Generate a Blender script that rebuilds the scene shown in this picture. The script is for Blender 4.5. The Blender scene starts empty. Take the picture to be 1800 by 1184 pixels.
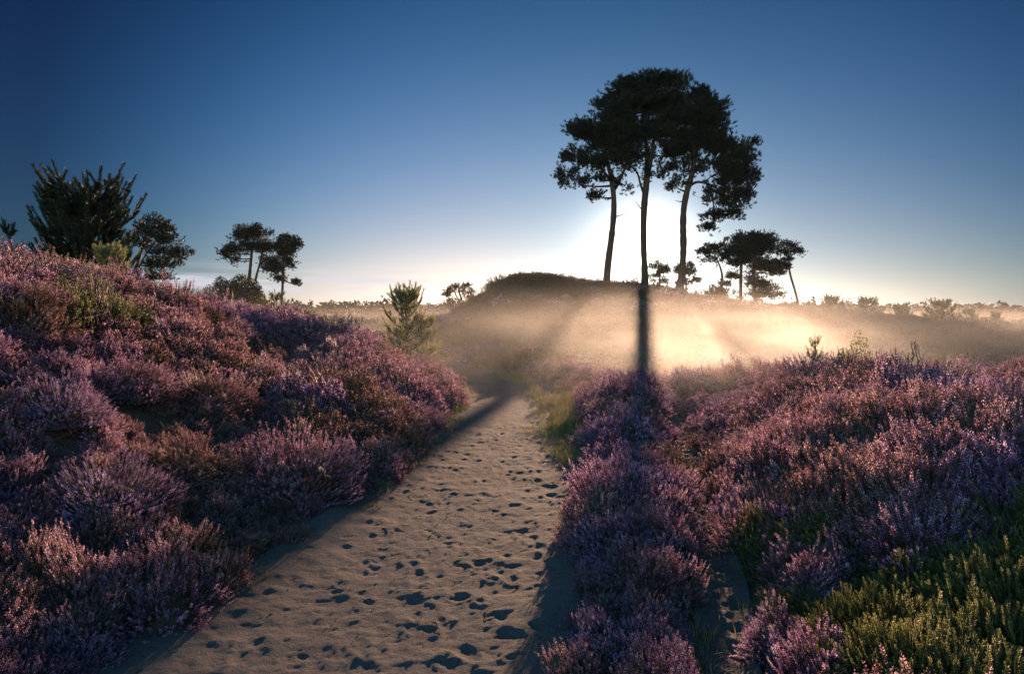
import bpy, math, random
import numpy as np

sc = bpy.context.scene
COL = sc.collection
R = math.radians

# ------------------------------------------------------------------ camera
cd = bpy.data.cameras.new("camera")
cam = bpy.data.objects.new("camera", cd)
COL.objects.link(cam)
CAMZ = 1.6
PITCH = 2.24
cam.location = (0, 0, CAMZ)
cam.rotation_euler = (R(90 - PITCH), 0, 0)
cd.lens = 24
cd.sensor_width = 36
cd.clip_start = 0.05
cd.clip_end = 6000
sc.camera = cam

# ------------------------------------------------------------------ world sky
SUN_AZ = math.atan2(0.18928, 0.97869)
SUN_EL = R(7.3)
SUN_SKY_EL = R(4.85)
SKY_STRENGTH = 0.05
SUN_STRENGTH = 5.0
SUN_COLOR = (1.0, 0.62, 0.39)
EXPOSURE = 1.25
w = bpy.data.worlds.new("World")
sc.world = w
w.use_nodes = True
nt = w.node_tree
bg = nt.nodes['Background']
sky = nt.nodes.new('ShaderNodeTexSky')
sky.sky_type = 'NISHITA'
sky.sun_disc = False
sky.sun_elevation = SUN_SKY_EL
sky.sun_rotation = SUN_AZ
sky.air_density = 1.0
sky.dust_density = 1.0
sky.ozone_density = 3.0
bg.inputs[1].default_value = SKY_STRENGTH


def WM(op, a, b=None, c=None, clamp=False):
    n = nt.nodes.new('ShaderNodeMath')
    n.operation = op
    n.use_clamp = clamp
    for i, v in enumerate((a, b, c)):
        if v is None:
            continue
        if isinstance(v, (int, float)):
            n.inputs[i].default_value = v
        else:
            nt.links.new(v, n.inputs[i])
    return n.outputs[0]


# the air of that morning: deeper blue away from the sun, paler at the horizon (grading of the Nishita sky by elevation and angle from the sun)
tc = nt.nodes.new('ShaderNodeTexCoord')
sep = nt.nodes.new('ShaderNodeSeparateXYZ')
nt.links.new(tc.outputs['Generated'], sep.inputs[0])
dot = nt.nodes.new('ShaderNodeVectorMath')
dot.operation = 'DOT_PRODUCT'
nt.links.new(tc.outputs['Generated'], dot.inputs[0])
dot.inputs[1].default_value = (0.18926, 0.97824, 0.0848)
th = WM('ARCCOSINE', WM('MINIMUM', dot.outputs['Value'], 0.999999))
th_full = th
th = WM('MINIMUM', th, 0.8)
zz = WM('MAXIMUM', WM('MINIMUM', sep.outputs[2], 0.5), 0.0)
xx = WM('MAXIMUM', WM('MINIMUM', sep.outputs[0], 0.6), -0.6)
basis = [zz, WM('MULTIPLY', zz, zz), th, WM('MULTIPLY', th, th), WM('EXPONENT', WM('MULTIPLY', th, -1 / 0.12)), WM('EXPONENT', WM('MULTIPLY', zz, -1 / 0.05)), xx]
COEF = [[-2.55, -4.064, -0.784, 11.838, -14.914, 1.95, 0.22, -1.05], [-1.98, -1.122, -1.25, 8.151, -9.989, 1.4, 0.80, -0.75], [-1.19, 0.373, -2.809, 5.719, -7.382, 1.0, 1.72, -0.62]]
chs = []
for ch in COEF:
    acc = None
    for k, b in zip(ch[1:], basis):
        acc = WM('MULTIPLY', b, k) if acc is None else WM('MULTIPLY_ADD', b, k, acc)
    chs.append(WM('EXPONENT', WM('ADD', acc, ch[0])))
# warm fill light added to the unseen sky overhead and behind the camera
back = nt.nodes.new('ShaderNodeMapRange')
back.interpolation_type = 'SMOOTHSTEP'
for i_, v_ in enumerate((1.0, 1.7, 0.0, 1.0)):
    back.inputs[i_ + 1].default_value = v_
nt.links.new(th_full, back.inputs[0])
chs = [WM('MULTIPLY', c_, WM('MULTIPLY_ADD', back.outputs[0], k_, 1.0)) for c_, k_ in zip(chs, (290.0, 66.0, 26.0))]
mul = nt.nodes.new('ShaderNodeVectorMath')
mul.operation = 'MULTIPLY'
comb = nt.nodes.new('ShaderNodeCombineXYZ')
for i in range(3):
    nt.links.new(chs[i], comb.inputs[i])
nt.links.new(sky.outputs[0], mul.inputs[0])
nt.links.new(comb.outputs[0], mul.inputs[1])
# thin streaks of cloud low over the horizon
mp = nt.nodes.new('ShaderNodeMapping')
mp.inputs['Scale'].default_value = (2.6, 2.6, 42.0)
nt.links.new(tc.outputs['Generated'], mp.inputs[0])
nz = nt.nodes.new('ShaderNodeTexNoise')
nz.inputs['Scale'].default_value = 1.6
nz.inputs['Detail'].default_value = 6
nz.inputs['Roughness'].default_value = 0.55
nt.links.new(mp.outputs[0], nz.inputs['Vector'])
zraw = sep.outputs[2]
band = WM('MULTIPLY', WM('MULTIPLY', WM('SUBTRACT', zraw, 0.008), 60.0, None, True), WM('SUBTRACT', 1.0, WM('MULTIPLY', WM('SUBTRACT', zraw, 0.045), 45.0, None, True)))
side = WM('MULTIPLY', WM('SUBTRACT', -0.0, WM('ADD', sep.outputs[0], 0.02)), 5.0, None, True)
cm = WM('MULTIPLY', WM('MULTIPLY', WM('SUBTRACT', nz.outputs[0], 0.40), 6.0, None, True), WM('MULTIPLY', band, side))
# bright aureole close round the sun
aur = WM('EXPONENT', WM('MULTIPLY', th_full, -1 / 0.026))
auc = nt.nodes.new('ShaderNodeVectorMath')
auc.operation = 'SCALE'
auc.inputs[0].default_value = (75.0, 66.0, 54.0)
nt.links.new(aur, auc.inputs['Scale'])
aud = nt.nodes.new('ShaderNodeVectorMath')
nt.links.new(mul.outputs[0], aud.inputs[0])
nt.links.new(auc.outputs[0], aud.inputs[1])
mul = aud
mixc = nt.nodes.new('ShaderNodeMix')
mixc.data_type = 'RGBA'
nt.links.new(WM('MULTIPLY', cm, 0.75), mixc.inputs[0])
nt.links.new(mul.outputs[0], mixc.inputs[6])
mixc.inputs[7].default_value = (6.2, 6.2, 7.2, 1)
nt.links.new(mixc.outputs[2], bg.inputs[0])
w.cycles.sampling_method = 'MANUAL'
w.cycles.sample_map_resolution = 1024

# ------------------------------------------------------------------ sun
sd = bpy.data.lights.new("sun", 'SUN')
sd.energy = SUN_STRENGTH
sd.angle = R(0.6)
sd.color = SUN_COLOR
sun = bpy.data.objects.new("sun", sd)
COL.objects.link(sun)
sun.location = (20, 100, 20)
sun.rotation_euler = (R(90) - SUN_EL, 0, math.pi - SUN_AZ)

sc.view_settings.view_transform = 'Standard'
sc.view_settings.look = 'None'
sc.view_settings.exposure = EXPOSURE
sc.view_settings.gamma = 1
sc.cycles.use_denoising = True
try:
    sc.cycles.denoiser = 'OPENIMAGEDENOISE'
    sc.cycles.denoising_prefilter = 'ACCURATE'
except Exception:
    pass
sc.cycles.max_bounces = 5
sc.cycles.diffuse_bounces = 2
sc.cycles.glossy_bounces = 1
sc.cycles.transmission_bounces = 3
sc.cycles.volume_bounces = 0
sc.cycles.transparent_max_bounces = 8
sc.cycles.sample_clamp_indirect = 4
sc.cycles.use_adaptive_sampling = False
sc.cycles.volume_step_rate = 1.0
sc.cycles.volume_max_steps = 256

# ------------------------------------------------------------------ helpers
F = 1200.0


def ray(px, py):
    p = -R(PITCH)
    X = (px - 900) / F
    Z = (592 - py) / F
    return np.array([X, math.cos(p) - Z * math.sin(p), math.sin(p) + Z * math.cos(p)])


def at(px, py, Y):
    """world point seen at photo pixel (px, py) standing Y metres ahead"""
    d = ray(px, py)
    return np.array([0, 0, CAMZ]) + d * (Y / d[1])


def flat(px, py, z=0.0):
    d = ray(px, py)
    return np.array([0, 0, CAMZ]) + d * ((z - CAMZ) / d[2])


def ss(x, a, b):
    t = np.clip((x - a) / (b - a), 0, 1)
    return t * t * (3 - 2 * t)


def _hash(ix, iy, seed):
    n = (ix * 374761393 + iy * 668265263 + seed * 974634777) & 0x7fffffff
    n = ((n ^ (n >> 13)) * 1274126177) & 0x7fffffff
    n = (n ^ (n >> 16)) & 0xffffff
    return n / float(0xffffff)


def vnoise(x, y, seed=0):
    x = np.asarray(x, float)
    y = np.asarray(y, float)
    ix = np.floor(x).astype(np.int64)
    iy = np.floor(y).astype(np.int64)
    fx = x - ix
    fy = y - iy
    fx = fx * fx * (3 - 2 * fx)
    fy = fy * fy * (3 - 2 * fy)
    a = _hash(ix, iy, seed)
    b = _hash(ix + 1, iy, seed)
    c = _hash(ix, iy + 1, seed)
    d = _hash(ix + 1, iy + 1, seed)
    return (a * (1 - fx) + b * fx) * (1 - fy) + (c * (1 - fx) + d * fx) * fy


def fbm(x, y, seed=0, o=4):
    s = 0
    amp = 0.5
    t = 0
    for k in range(o):
        s = s + amp * vnoise(x * 2 ** k + 17 * k, y * 2 ** k - 9 * k, seed + k)
        t += amp
        amp *= 0.5
    return s / t * 2 - 1


def norm(v):
    return v / np.maximum(np.linalg.norm(v, axis=-1, keepdims=True), 1e-9)


class MB:
    """collects quads, triangles and tubes and links them as one mesh object"""

    def __init__(self):
        self.V, self.L, self.T, self.M, self.A = [], [], [], [], []
        self.n = 0

    def faces(self, verts, faces, mat=0, var=0.5):
        verts = np.asarray(verts, np.float32).reshape(-1, 3)
        faces = np.asarray(faces, np.int64)
        self.V.append(verts)
        self.L.append((faces + self.n).ravel())
        self.T.append(np.full(len(faces), faces.shape[1], np.int32))
        self.M.append(np.full(len(faces), mat, np.int32))
        self.A.append(np.broadcast_to(np.asarray(var, np.float32), (len(verts),)).copy())
        self.n += len(verts)

    def polys(self, P, mat=0, var=None):
        """P: (n, k, 3) separate polygons"""
        P = np.asarray(P, np.float32)
        n, k = P.shape[:2]
        v = np.full(n, 0.5) if var is None else np.asarray(var)
        self.faces(P.reshape(-1, 3), np.arange(n * k).reshape(n, k), mat, np.repeat(v, k))

    def tube(self, pts, rad, sides=6, mat=0, var=0.5, cap=True):
        pts = np.asarray(pts, float)
        m = len(pts)
        rad = np.broadcast_to(np.asarray(rad, float), (m,))
        tan = norm(np.gradient(pts, axis=0))
        ref = np.array([0, 1.0, 0]) if abs(tan[:, 2]).mean() > 0.6 else np.array([0, 0, 1.0])
        u = norm(np.cross(tan, ref))
        v = np.cross(tan, u)
        a = np.arange(sides) * 2 * math.pi / sides
        ring = pts[:, None] + rad[:, None, None] * (u[:, None] * np.cos(a)[None, :, None] + v[:, None] * np.sin(a)[None, :, None])
        V = ring.reshape(-1, 3)
        i = np.arange(m - 1)[:, None] * sides
        j = np.arange(sides)[None]
        j2 = (j + 1) % sides
        fc = np.stack([i + j, i + j2, i + sides + j2, i + sides + j], -1).reshape(-1, 4)
        self.faces(V, fc, mat, var)
        if cap:
            self.faces(ring[-1], [list(range(sides))], mat, var)

    def tubes2(self, P, rad, mat=0, var=0.5):
        """many two- to k-point thin 3-sided twigs: P (n, k, 3), rad (n, k)"""
        n, k = P.shape[:2]
        tan = norm(P[:, -1] - P[:, 0])
        ref = norm(np.cross(tan, np.array([0.3, 0.5, 0.8])))
        v = np.cross(tan, ref)
        rings = []
        for s in range(3):
            a = s * 2 * math.pi / 3
            rings.append(P + rad[..., None] * (ref * math.cos(a) + v * math.sin(a))[:, None])
        V = np.stack(rings, 2)  # n,k,3,3
        base = (np.arange(n) * k * 3)[:, None, None]
        kk = (np.arange(k - 1) * 3)[None, :, None]
        j = np.arange(3)[None, None]
        j2 = (j + 1) % 3
        fc = np.stack([base + kk + j, base + kk + j2, base + kk + 3 + j2, base + kk + 3 + j], -1).reshape(-1, 4)
        self.faces(V.reshape(-1, 3), fc, mat, var)

    def mesh(self, name, mats, smooth=False):
        me = bpy.data.meshes.new(name)
        V = np.concatenate(self.V)
        L = np.concatenate(self.L).astype(np.int32)
        T = np.concatenate(self.T)
        me.vertices.add(len(V))
        me.vertices.foreach_set('co', V.ravel())
        me.loops.add(len(L))
        me.loops.foreach_set('vertex_index', L)
        me.polygons.add(len(T))
        st = np.zeros(len(T), np.int32)
        st[1:] = np.cumsum(T)[:-1]
        me.polygons.foreach_set('loop_start', st)
        me.polygons.foreach_set('loop_total', T)
        me.polygons.foreach_set('material_index', np.concatenate(self.M))
        if smooth:
            me.polygons.foreach_set('use_smooth', np.ones(len(T), bool))
        at_ = me.attributes.new('var', 'FLOAT', 'POINT')
        at_.data.foreach_set('value', np.concatenate(self.A))
        me.update(calc_edges=True)
        for m in mats:
            me.materials.append(m)
        return me

    def build(self, name, mats, parent=None, smooth=False, link=True, loc=None):
        if loc is not None:
            for v in self.V:
                v -= np.asarray(loc, np.float32)
        if not isinstance(mats, (list, tuple)):
            mats = [mats]
        o = bpy.data.objects.new(name, self.mesh(name, mats, smooth))
        if link:
            COL.objects.link(o)
        if parent is not None:
            o.parent = parent
        elif loc is not None:
            o.location = [float(c) for c in loc]
        return o


def tag(o, label=None, cat=None, group=None, kind=None):
    if label:
        o['label'] = label
    if cat:
        o['category'] = cat
    if group:
        o['group'] = group
    if kind:
        o['kind'] = kind
    return o


def thing(name, loc, label, cat, group=None, rz=0.0):
    o = bpy.data.objects.new(name, None)
    o.empty_display_size = 0.2
    COL.objects.link(o)
    o.location = [float(c) for c in loc]
    o.rotation_euler = (0, 0, rz)
    return tag(o, label, cat, group)


# ------------------------------------------------------------------ materials
def mat(name):
    m = bpy.data.materials.new(name)
    m.use_nodes = True
    t = m.node_tree
    t.nodes.clear()
    out = t.nodes.new('ShaderNodeOutputMaterial')
    return m, t, out


def N(t, typ, **kw):
    n = t.nodes.new(typ)
    for k, v in kw.items():
        if k in n.inputs:
            n.inputs[k].default_value = v
        else:
            setattr(n, k, v)
    return n


def mixrgb(t, fac, a, b, blend='MIX'):
    n = t.nodes.new('ShaderNodeMix')
    n.data_type = 'RGBA'
    n.blend_type = blend
    for i, v in ((0, fac), (6, a), (7, b)):
        if isinstance(v, (int, float)):
            n.inputs[i].default_value = v
        elif isinstance(v, tuple):
            n.inputs[i].default_value = (*v, 1)
        else:
            t.links.new(v, n.inputs[i])
    return n.outputs[2]


def ramp(t, fac, stops):
    n = t.nodes.new('ShaderNodeValToRGB')
    el = n.color_ramp.elements
    while len(el) < len(stops):
        el.new(0.5)
    for e, (p, c) in zip(el, stops):
        e.position = p
        e.color = (*c, 1)
    t.links.new(fac, n.inputs[0])
    return n.outputs[0]


def worldnoise(t, scale, detail=2.0, rough=0.5):
    g = t.nodes.new('ShaderNodeNewGeometry')
    n = t.nodes.new('ShaderNodeTexNoise')
    n.inputs['Scale'].default_value = scale
    n.inputs['Detail'].default_value = detail
    n.inputs['Roughness'].default_value = rough
    t.links.new(g.outputs['Position'], n.inputs['Vector'])
    return n.outputs[0]


def leafmat(name, stops_a, stops_b, transl=0.45, tcol=1.2, nscale=0.6, rough=0.55, spec=0.3, ctr=0.5, wid=0.12):
    """leaves, needles and florets: colour varies by piece and by patch of ground; light passes through them"""
    m, t, out = mat(name)
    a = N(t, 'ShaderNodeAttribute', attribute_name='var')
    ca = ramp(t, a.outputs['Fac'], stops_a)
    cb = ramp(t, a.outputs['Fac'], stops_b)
    nz_ = worldnoise(t, nscale, 3.0)
    mr = N(t, 'ShaderNodeMapRange')
    mr.inputs[1].default_value = ctr - wid
    mr.inputs[2].default_value = ctr + wid
    t.links.new(nz_, mr.inputs[0])
    c = mixrgb(t, mr.outputs[0], ca, cb)
    bs = N(t, 'ShaderNodeBsdfPrincipled', Roughness=rough)
    bs.inputs['Specular IOR Level'].default_value = spec
    t.links.new(c, bs.inputs['Base Color'])
    tr = t.nodes.new('ShaderNodeBsdfTranslucent')
    tcn = mixrgb(t, 1.0, c, (tcol, tcol * 0.92, tcol * 0.9), 'MULTIPLY')
    t.links.new(tcn, tr.inputs[0])
    mx = t.nodes.new('ShaderNodeMixShader')
    mx.inputs[0].default_value = transl
    t.links.new(bs.outputs[0], mx.inputs[1])
    t.links.new(tr.outputs[0], mx.inputs[2])
    t.links.new(mx.outputs[0], out.inputs[0])
    return m


PUR = [(0.0, (0.09, 0.04, 0.09)), (0.35, (0.27, 0.14, 0.34)), (0.75, (0.49, 0.31, 0.57)), (1.0, (0.67, 0.52, 0.72))]
PNK = [(0.0, (0.10, 0.04, 0.055)), (0.35, (0.30, 0.13, 0.22)), (0.75, (0.53, 0.32, 0.45)), (1.0, (0.70, 0.53, 0.61))]
RUS = [(0.0, (0.12, 0.06, 0.035)), (0.5, (0.28, 0.15, 0.11)), (1.0, (0.46, 0.30, 0.24))]
PNR = [(0.0, (0.10, 0.045, 0.04)), (0.5, (0.34, 0.17, 0.20)), (1.0, (0.60, 0.42, 0.44))]
GRN = [(0.0, (0.06, 0.09, 0.025)), (0.5, (0.14, 0.18, 0.05)), (1.0, (0.30, 0.32, 0.13))]
GRN2 = [(0.0, (0.08, 0.09, 0.025)), (0.5, (0.18, 0.19, 0.06)), (1.0, (0.34, 0.32, 0.15))]
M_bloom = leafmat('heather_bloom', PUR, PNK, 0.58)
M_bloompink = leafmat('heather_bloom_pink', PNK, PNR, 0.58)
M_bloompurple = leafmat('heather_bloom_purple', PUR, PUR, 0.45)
M_rust = leafmat('heather_faded', RUS, PNK, 0.4)
M_brown = leafmat('brown_heath', [(0, (0.05, 0.032, 0.02)), (0.5, (0.14, 0.09, 0.055)), (1, (0.25, 0.18, 0.12))], [(0, (0.06, 0.035, 0.03)), (0.5, (0.16, 0.10, 0.08)), (1, (0.28, 0.19, 0.16))], 0.35)
M_green = leafmat('heather_green', GRN, GRN2, 0.55, spec=0.25, rough=0.5)
M_darkgreen = leafmat('heather_dark_green', [(0, (0.02, 0.035, 0.012)), (1, (0.09, 0.11, 0.04))], [(0, (0.02, 0.035, 0.012)), (1, (0.09, 0.11, 0.04))], 0.35)
M_stem = leafmat('heather_stem', [(0.0, (0.05, 0.028, 0.015)), (1.0, (0.09, 0.06, 0.025))], [(0.0, (0.04, 0.05, 0.015)), (1.0, (0.09, 0.09, 0.03))], 0.15)
M_grass = leafmat('dry_grass', [(0, (0.16, 0.13, 0.06)), (1, (0.34, 0.28, 0.15))], [(0, (0.08, 0.11, 0.03)), (1, (0.2, 0.22, 0.08))], 0.45, nscale=0.9)
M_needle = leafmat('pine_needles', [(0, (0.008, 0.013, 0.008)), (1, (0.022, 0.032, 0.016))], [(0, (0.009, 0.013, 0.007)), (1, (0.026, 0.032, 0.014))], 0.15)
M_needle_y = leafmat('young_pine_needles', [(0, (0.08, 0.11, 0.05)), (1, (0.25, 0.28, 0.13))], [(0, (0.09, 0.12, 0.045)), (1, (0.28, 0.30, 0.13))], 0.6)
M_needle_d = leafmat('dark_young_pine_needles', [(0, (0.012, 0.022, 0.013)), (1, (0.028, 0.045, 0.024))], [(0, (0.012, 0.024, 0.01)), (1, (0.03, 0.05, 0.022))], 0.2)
M_needle_s = leafmat('pale_sapling_needles', [(0, (0.09, 0.11, 0.03)), (1, (0.26, 0.28, 0.10))], [(0, (0.09, 0.12, 0.03)), (1, (0.24, 0.26, 0.09))], 0.45)
M_scrub = leafmat('scrub_leaves', [(0, (0.02, 0.025, 0.012)), (1, (0.06, 0.06, 0.03))], [(0, (0.02, 0.03, 0.012)), (1, (0.06, 0.07, 0.03))], 0.25)


def barkmat(name, c1, c2, scale=9):
    m, t, out = mat(name)
    tcn = N(t, 'ShaderNodeTexCoord')
    mpn = N(t, 'ShaderNodeMapping')
    mpn.inputs['Scale'].default_value = (1, 1, 0.3)
    t.links.new(tcn.outputs['Object'], mpn.inputs[0])
    nn = N(t, 'ShaderNodeTexNoise', Scale=scale, Detail=6.0, Roughness=0.65)
    t.links.new(mpn.outputs[0], nn.inputs['Vector'])
    c = mixrgb(t, nn.outputs[0], c1, c2)
    bs = N(t, 'ShaderNodeBsdfPrincipled', Roughness=0.85)
    bs.inputs['Specular IOR Level'].default_value = 0.2
    t.links.new(c, bs.inputs['Base Color'])
    bp = N(t, 'ShaderNodeBump', Strength=0.8, Distance=0.06)
    t.links.new(nn.outputs[0], bp.inputs['Height'])
    t.links.new(bp.outputs[0], bs.inputs['Normal'])
    t.links.new(bs.outputs[0], out.inputs[0])
    return m


M_bark = barkmat('pine_bark', (0.03, 0.018, 0.012), (0.10, 0.058, 0.036))
M_twig = barkmat('twig_bark', (0.05, 0.035, 0.025), (0.12, 0.08, 0.05), 40)


def soilmat():
    m, t, out = mat('heath_soil')
    a = worldnoise(t, 0.35, 5.0, 0.6)
    b = worldnoise(t, 5.0, 5.0, 0.65)
    c1 = ramp(t, a, [(0.35, (0.085, 0.05, 0.05)), (0.5, (0.10, 0.075, 0.045)), (0.62, (0.13, 0.115, 0.07))])
    c2 = ramp(t, b, [(0.3, (0.03, 0.02, 0.015)), (0.7, (0.13, 0.09, 0.08))])
    c = mixrgb(t, 0.5, c1, c2)
    bs = N(t, 'ShaderNodeBsdfPrincipled', Roughness=0.95)
    bs.inputs['Specular IOR Level'].default_value = 0.1
    t.links.new(c, bs.inputs['Base Color'])
    bp = N(t, 'ShaderNodeBump', Strength=1.0, Distance=0.12)
    t.links.new(b, bp.inputs['Height'])
    t.links.new(bp.outputs[0], bs.inputs['Normal'])
    t.links.new(bs.outputs[0], out.inputs[0])
    return m


def sandmat():
    m, t, out = mat('sand')
    a = worldnoise(t, 1.3, 5.0, 0.6)
    b = worldnoise(t, 240.0, 3.0, 0.7)
    d = worldnoise(t, 34.0, 4.0, 0.65)
    c1 = ramp(t, a, [(0.3, (0.054, 0.048, 0.048)), (0.7, (0.10, 0.09, 0.09))])
    c2 = ramp(t, b, [(0.3, (0.034, 0.029, 0.028)), (0.62, (0.155, 0.135, 0.128))])
    c = mixrgb(t, 0.45, c1, c2)
    dk = ramp(t, d, [(0.30, (0.45, 0.4, 0.36)), (0.46, (1, 1, 1))])
    c = mixrgb(t, 0.8, c, dk, 'MULTIPLY')
    bs = N(t, 'ShaderNodeBsdfPrincipled', Roughness=0.9)
    bs.inputs['Specular IOR Level'].default_value = 0.15
    t.links.new(c, bs.inputs['Base Color'])
    bp = N(t, 'ShaderNodeBump', Strength=0.7, Distance=0.009)
    t.links.new(b, bp.inputs['Height'])
    bp2 = N(t, 'ShaderNodeBump', Strength=0.6, Distance=0.02)
    t.links.new(d, bp2.inputs['Height'])
    t.links.new(bp.outputs[0], bp2.inputs['Normal'])
    t.links.new(bp2.outputs[0], bs.inputs['Normal'])
    t.links.new(bs.outputs[0], out.inputs[0])
    return m


M_soil = soilmat()
M_sand = sandmat()

# ------------------------------------------------------------------ lie of the land
_L = [(210, 1184), (480, 1000), (640, 880), (740, 790), (795, 730), (805, 690), (790, 660), (770, 645)]
_Rr = [(950, 1184), (985, 1000), (1010, 860), (1022, 770), (1010, 705), (960, 680), (900, 660), (830, 645)]
_T = [(1283, 1184), (1266, 1000), (1222, 850), (1212, 800), (1200, 760)]
PL = np.array([flat(*p)[:2] for p in _L])
PR = np.array([flat(*p)[:2] for p in _Rr])
PT = np.array([flat(*p, 0.05)[:2] for p in _T])
PL = np.vstack([[-2.3, -2.0], [-2.15, 1.0], PL, [PL[-1][0] - 2.2, PL[-1][1] + 3], [PL[-1][0] - 8, PL[-1][1] + 7]])
PR = np.vstack([[-0.3, -2.0], [-0.05, 1.0], PR, [PR[-1][0] - 2.2, PR[-1][1] + 3], [PR[-1][0] - 8, PR[-1][1] + 7]])
PT = np.vstack([[0.75, -2.0], [0.8, 1.0], PT, [2.5, 12.0], [3.0, 16.0]])


def _sm(P, y):
    ys = np.linspace(-2, P[-1, 1], 400)
    xs = np.interp(ys, P[:, 1], P[:, 0])
    k = np.ones(21) / 21
    xp = np.concatenate([np.full(10, xs[0]), xs, np.full(10, xs[-1])])
    xs = np.convolve(xp, k, 'valid')
    return np.interp(y, ys, xs)


def xl(y): return _sm(PL, y)
def xr(y): return _sm(PR, y)
def xt(y): return _sm(PT, y)


_C = np.array([(-12, 0.3), (-8, 0.5), (-5.6, 0.7), (-4, 1.3), (-2, 2.6), (0, 3.75), (1.6, 4.08), (4, 3.78), (6.4, 3.5), (8.4, 3.3), (9.6, 2.85), (12, 2.6), (14.4, 2.1), (17.6, 1.95), (20.8, 1.8), (26, 1.1), (36, 0.5), (60, 0.3)])


def land(x, y, rough=True):
    x = np.asarray(x, float)
    y = np.asarray(y, float)
    s = xl(y) - x
    Hc = np.interp(y, [-5, 0, 9, 13, 17, 20, 24, 30, 45, 80], [2.2, 2.05, 1.72, 1.25, 1.12, 1.12, 0.85, 0.4, 0.25, 0.15])
    left = Hc * ss(s, 0.1, 4.6) - 0.03 * np.clip(s - 7, 0, 30) * (1 - ss(s, 20, 60))
    sr = x - xt(y)
    right = 0.52 * ss(sr, 0.08, 2.4) * (1 - ss(y, 8.5, 14))
    strip = 0.05 * ss(np.minimum(x - xr(y), xt(y) - x), 0.05, 0.4)
    valley = -0.3 * ss(y, 13, 21) * ss(x - xr(y), 0.5, 6)
    crest = np.interp(x, _C[:, 0], _C[:, 1])
    yc = 44 - 3.0 * ss(-x, -2, 8)
    up = ss(y, 22, yc) ** 0.9
    crest = np.maximum(crest - 0.33, 0.1)
    mound = crest * up * (1 - 0.75 * ss(y, 52, 75))
    z = left + right + strip + valley + mound * ss(x, -14, -6)
    off = np.minimum(np.abs(s), np.abs(x - xr(y)))
    away = np.where((s < 0) & (x < xr(y)), 0, ss(off, 0.05, 1.0))
    offt = ss(np.abs(sr), 0.1, 0.5)
    if rough:
        near = 1 - ss(y, 18, 40)
        z = z + away * offt * (0.17 * fbm(x / 1.6, y / 1.6, 3, 3) * near + 0.16 * fbm(x / 3.1, y / 3.1, 8, 3) * (1 - ss(y, 40, 60) * 0.3))
        z = z + 0.22 * fbm(x / 5, y / 5, 5, 4) * ss(y, 20, 30) * (1 - 0.75 * ss(y, 38, 44) * (1 - ss(y, 52, 60)))
        z = z + 0.6 * fbm(x / 34, y / 34, 6, 3) * ss(y, 62, 110)
    z = z - 1.2 * ss(y, 90, 260)
    return z


def hit(px, py, lift=0.0, y0=2.2):
    """first point of the land (raised by lift) that the ray through this photo pixel meets"""
    d = ray(px, py)
    ys = np.concatenate([np.arange(y0, 30, 0.02), np.arange(30, 300, 0.1)])
    P = np.array([0, 0, CAMZ]) + d * (ys / d[1])[:, None]
    g = land(P[:, 0], P[:, 1]) + lift
    k = np.nonzero(P[:, 2] < g)[0]
    i = k[0] if len(k) else len(ys) - 1
    return np.array([P[i, 0], P[i, 1], g[i] - lift])


def gz(x, y):
    return float(land(np.array([x]), np.array([y]))[0])


# ground: one sheet to the horizon
def warp(n, a, b, k):
    u = np.linspace(a, b, n)
    return np.sinh(u * k) / np.sinh(k)


gx = warp(420, -1, 1, 6.0) * 2200
gy = 3 + warp(560, -0.72, 1, 6.6) * 3600
X, Y = np.meshgrid(gx, gy)
Z = land(X, Y)
inpath = ss(np.minimum(X - xl(Y), xr(Y) - X), -0.16, 0.0) * (Y < 26)
intr = ss(0.16 - np.abs(X - xt(Y)), -0.05, 0.03) * (Y < 14)
Z = Z - 0.07 * inpath - 0.05 * intr
ny, nx = X.shape
idx = np.arange(nx * ny).reshape(ny, nx)
fc = np.stack([idx[:-1, :-1], idx[:-1, 1:], idx[1:, 1:], idx[1:, :-1]], -1).reshape(-1, 4)
g = MB()
g.faces(np.stack([X, Y, Z], -1), fc)
tag(g.build('ground', M_soil, smooth=True), kind='structure')

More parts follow.
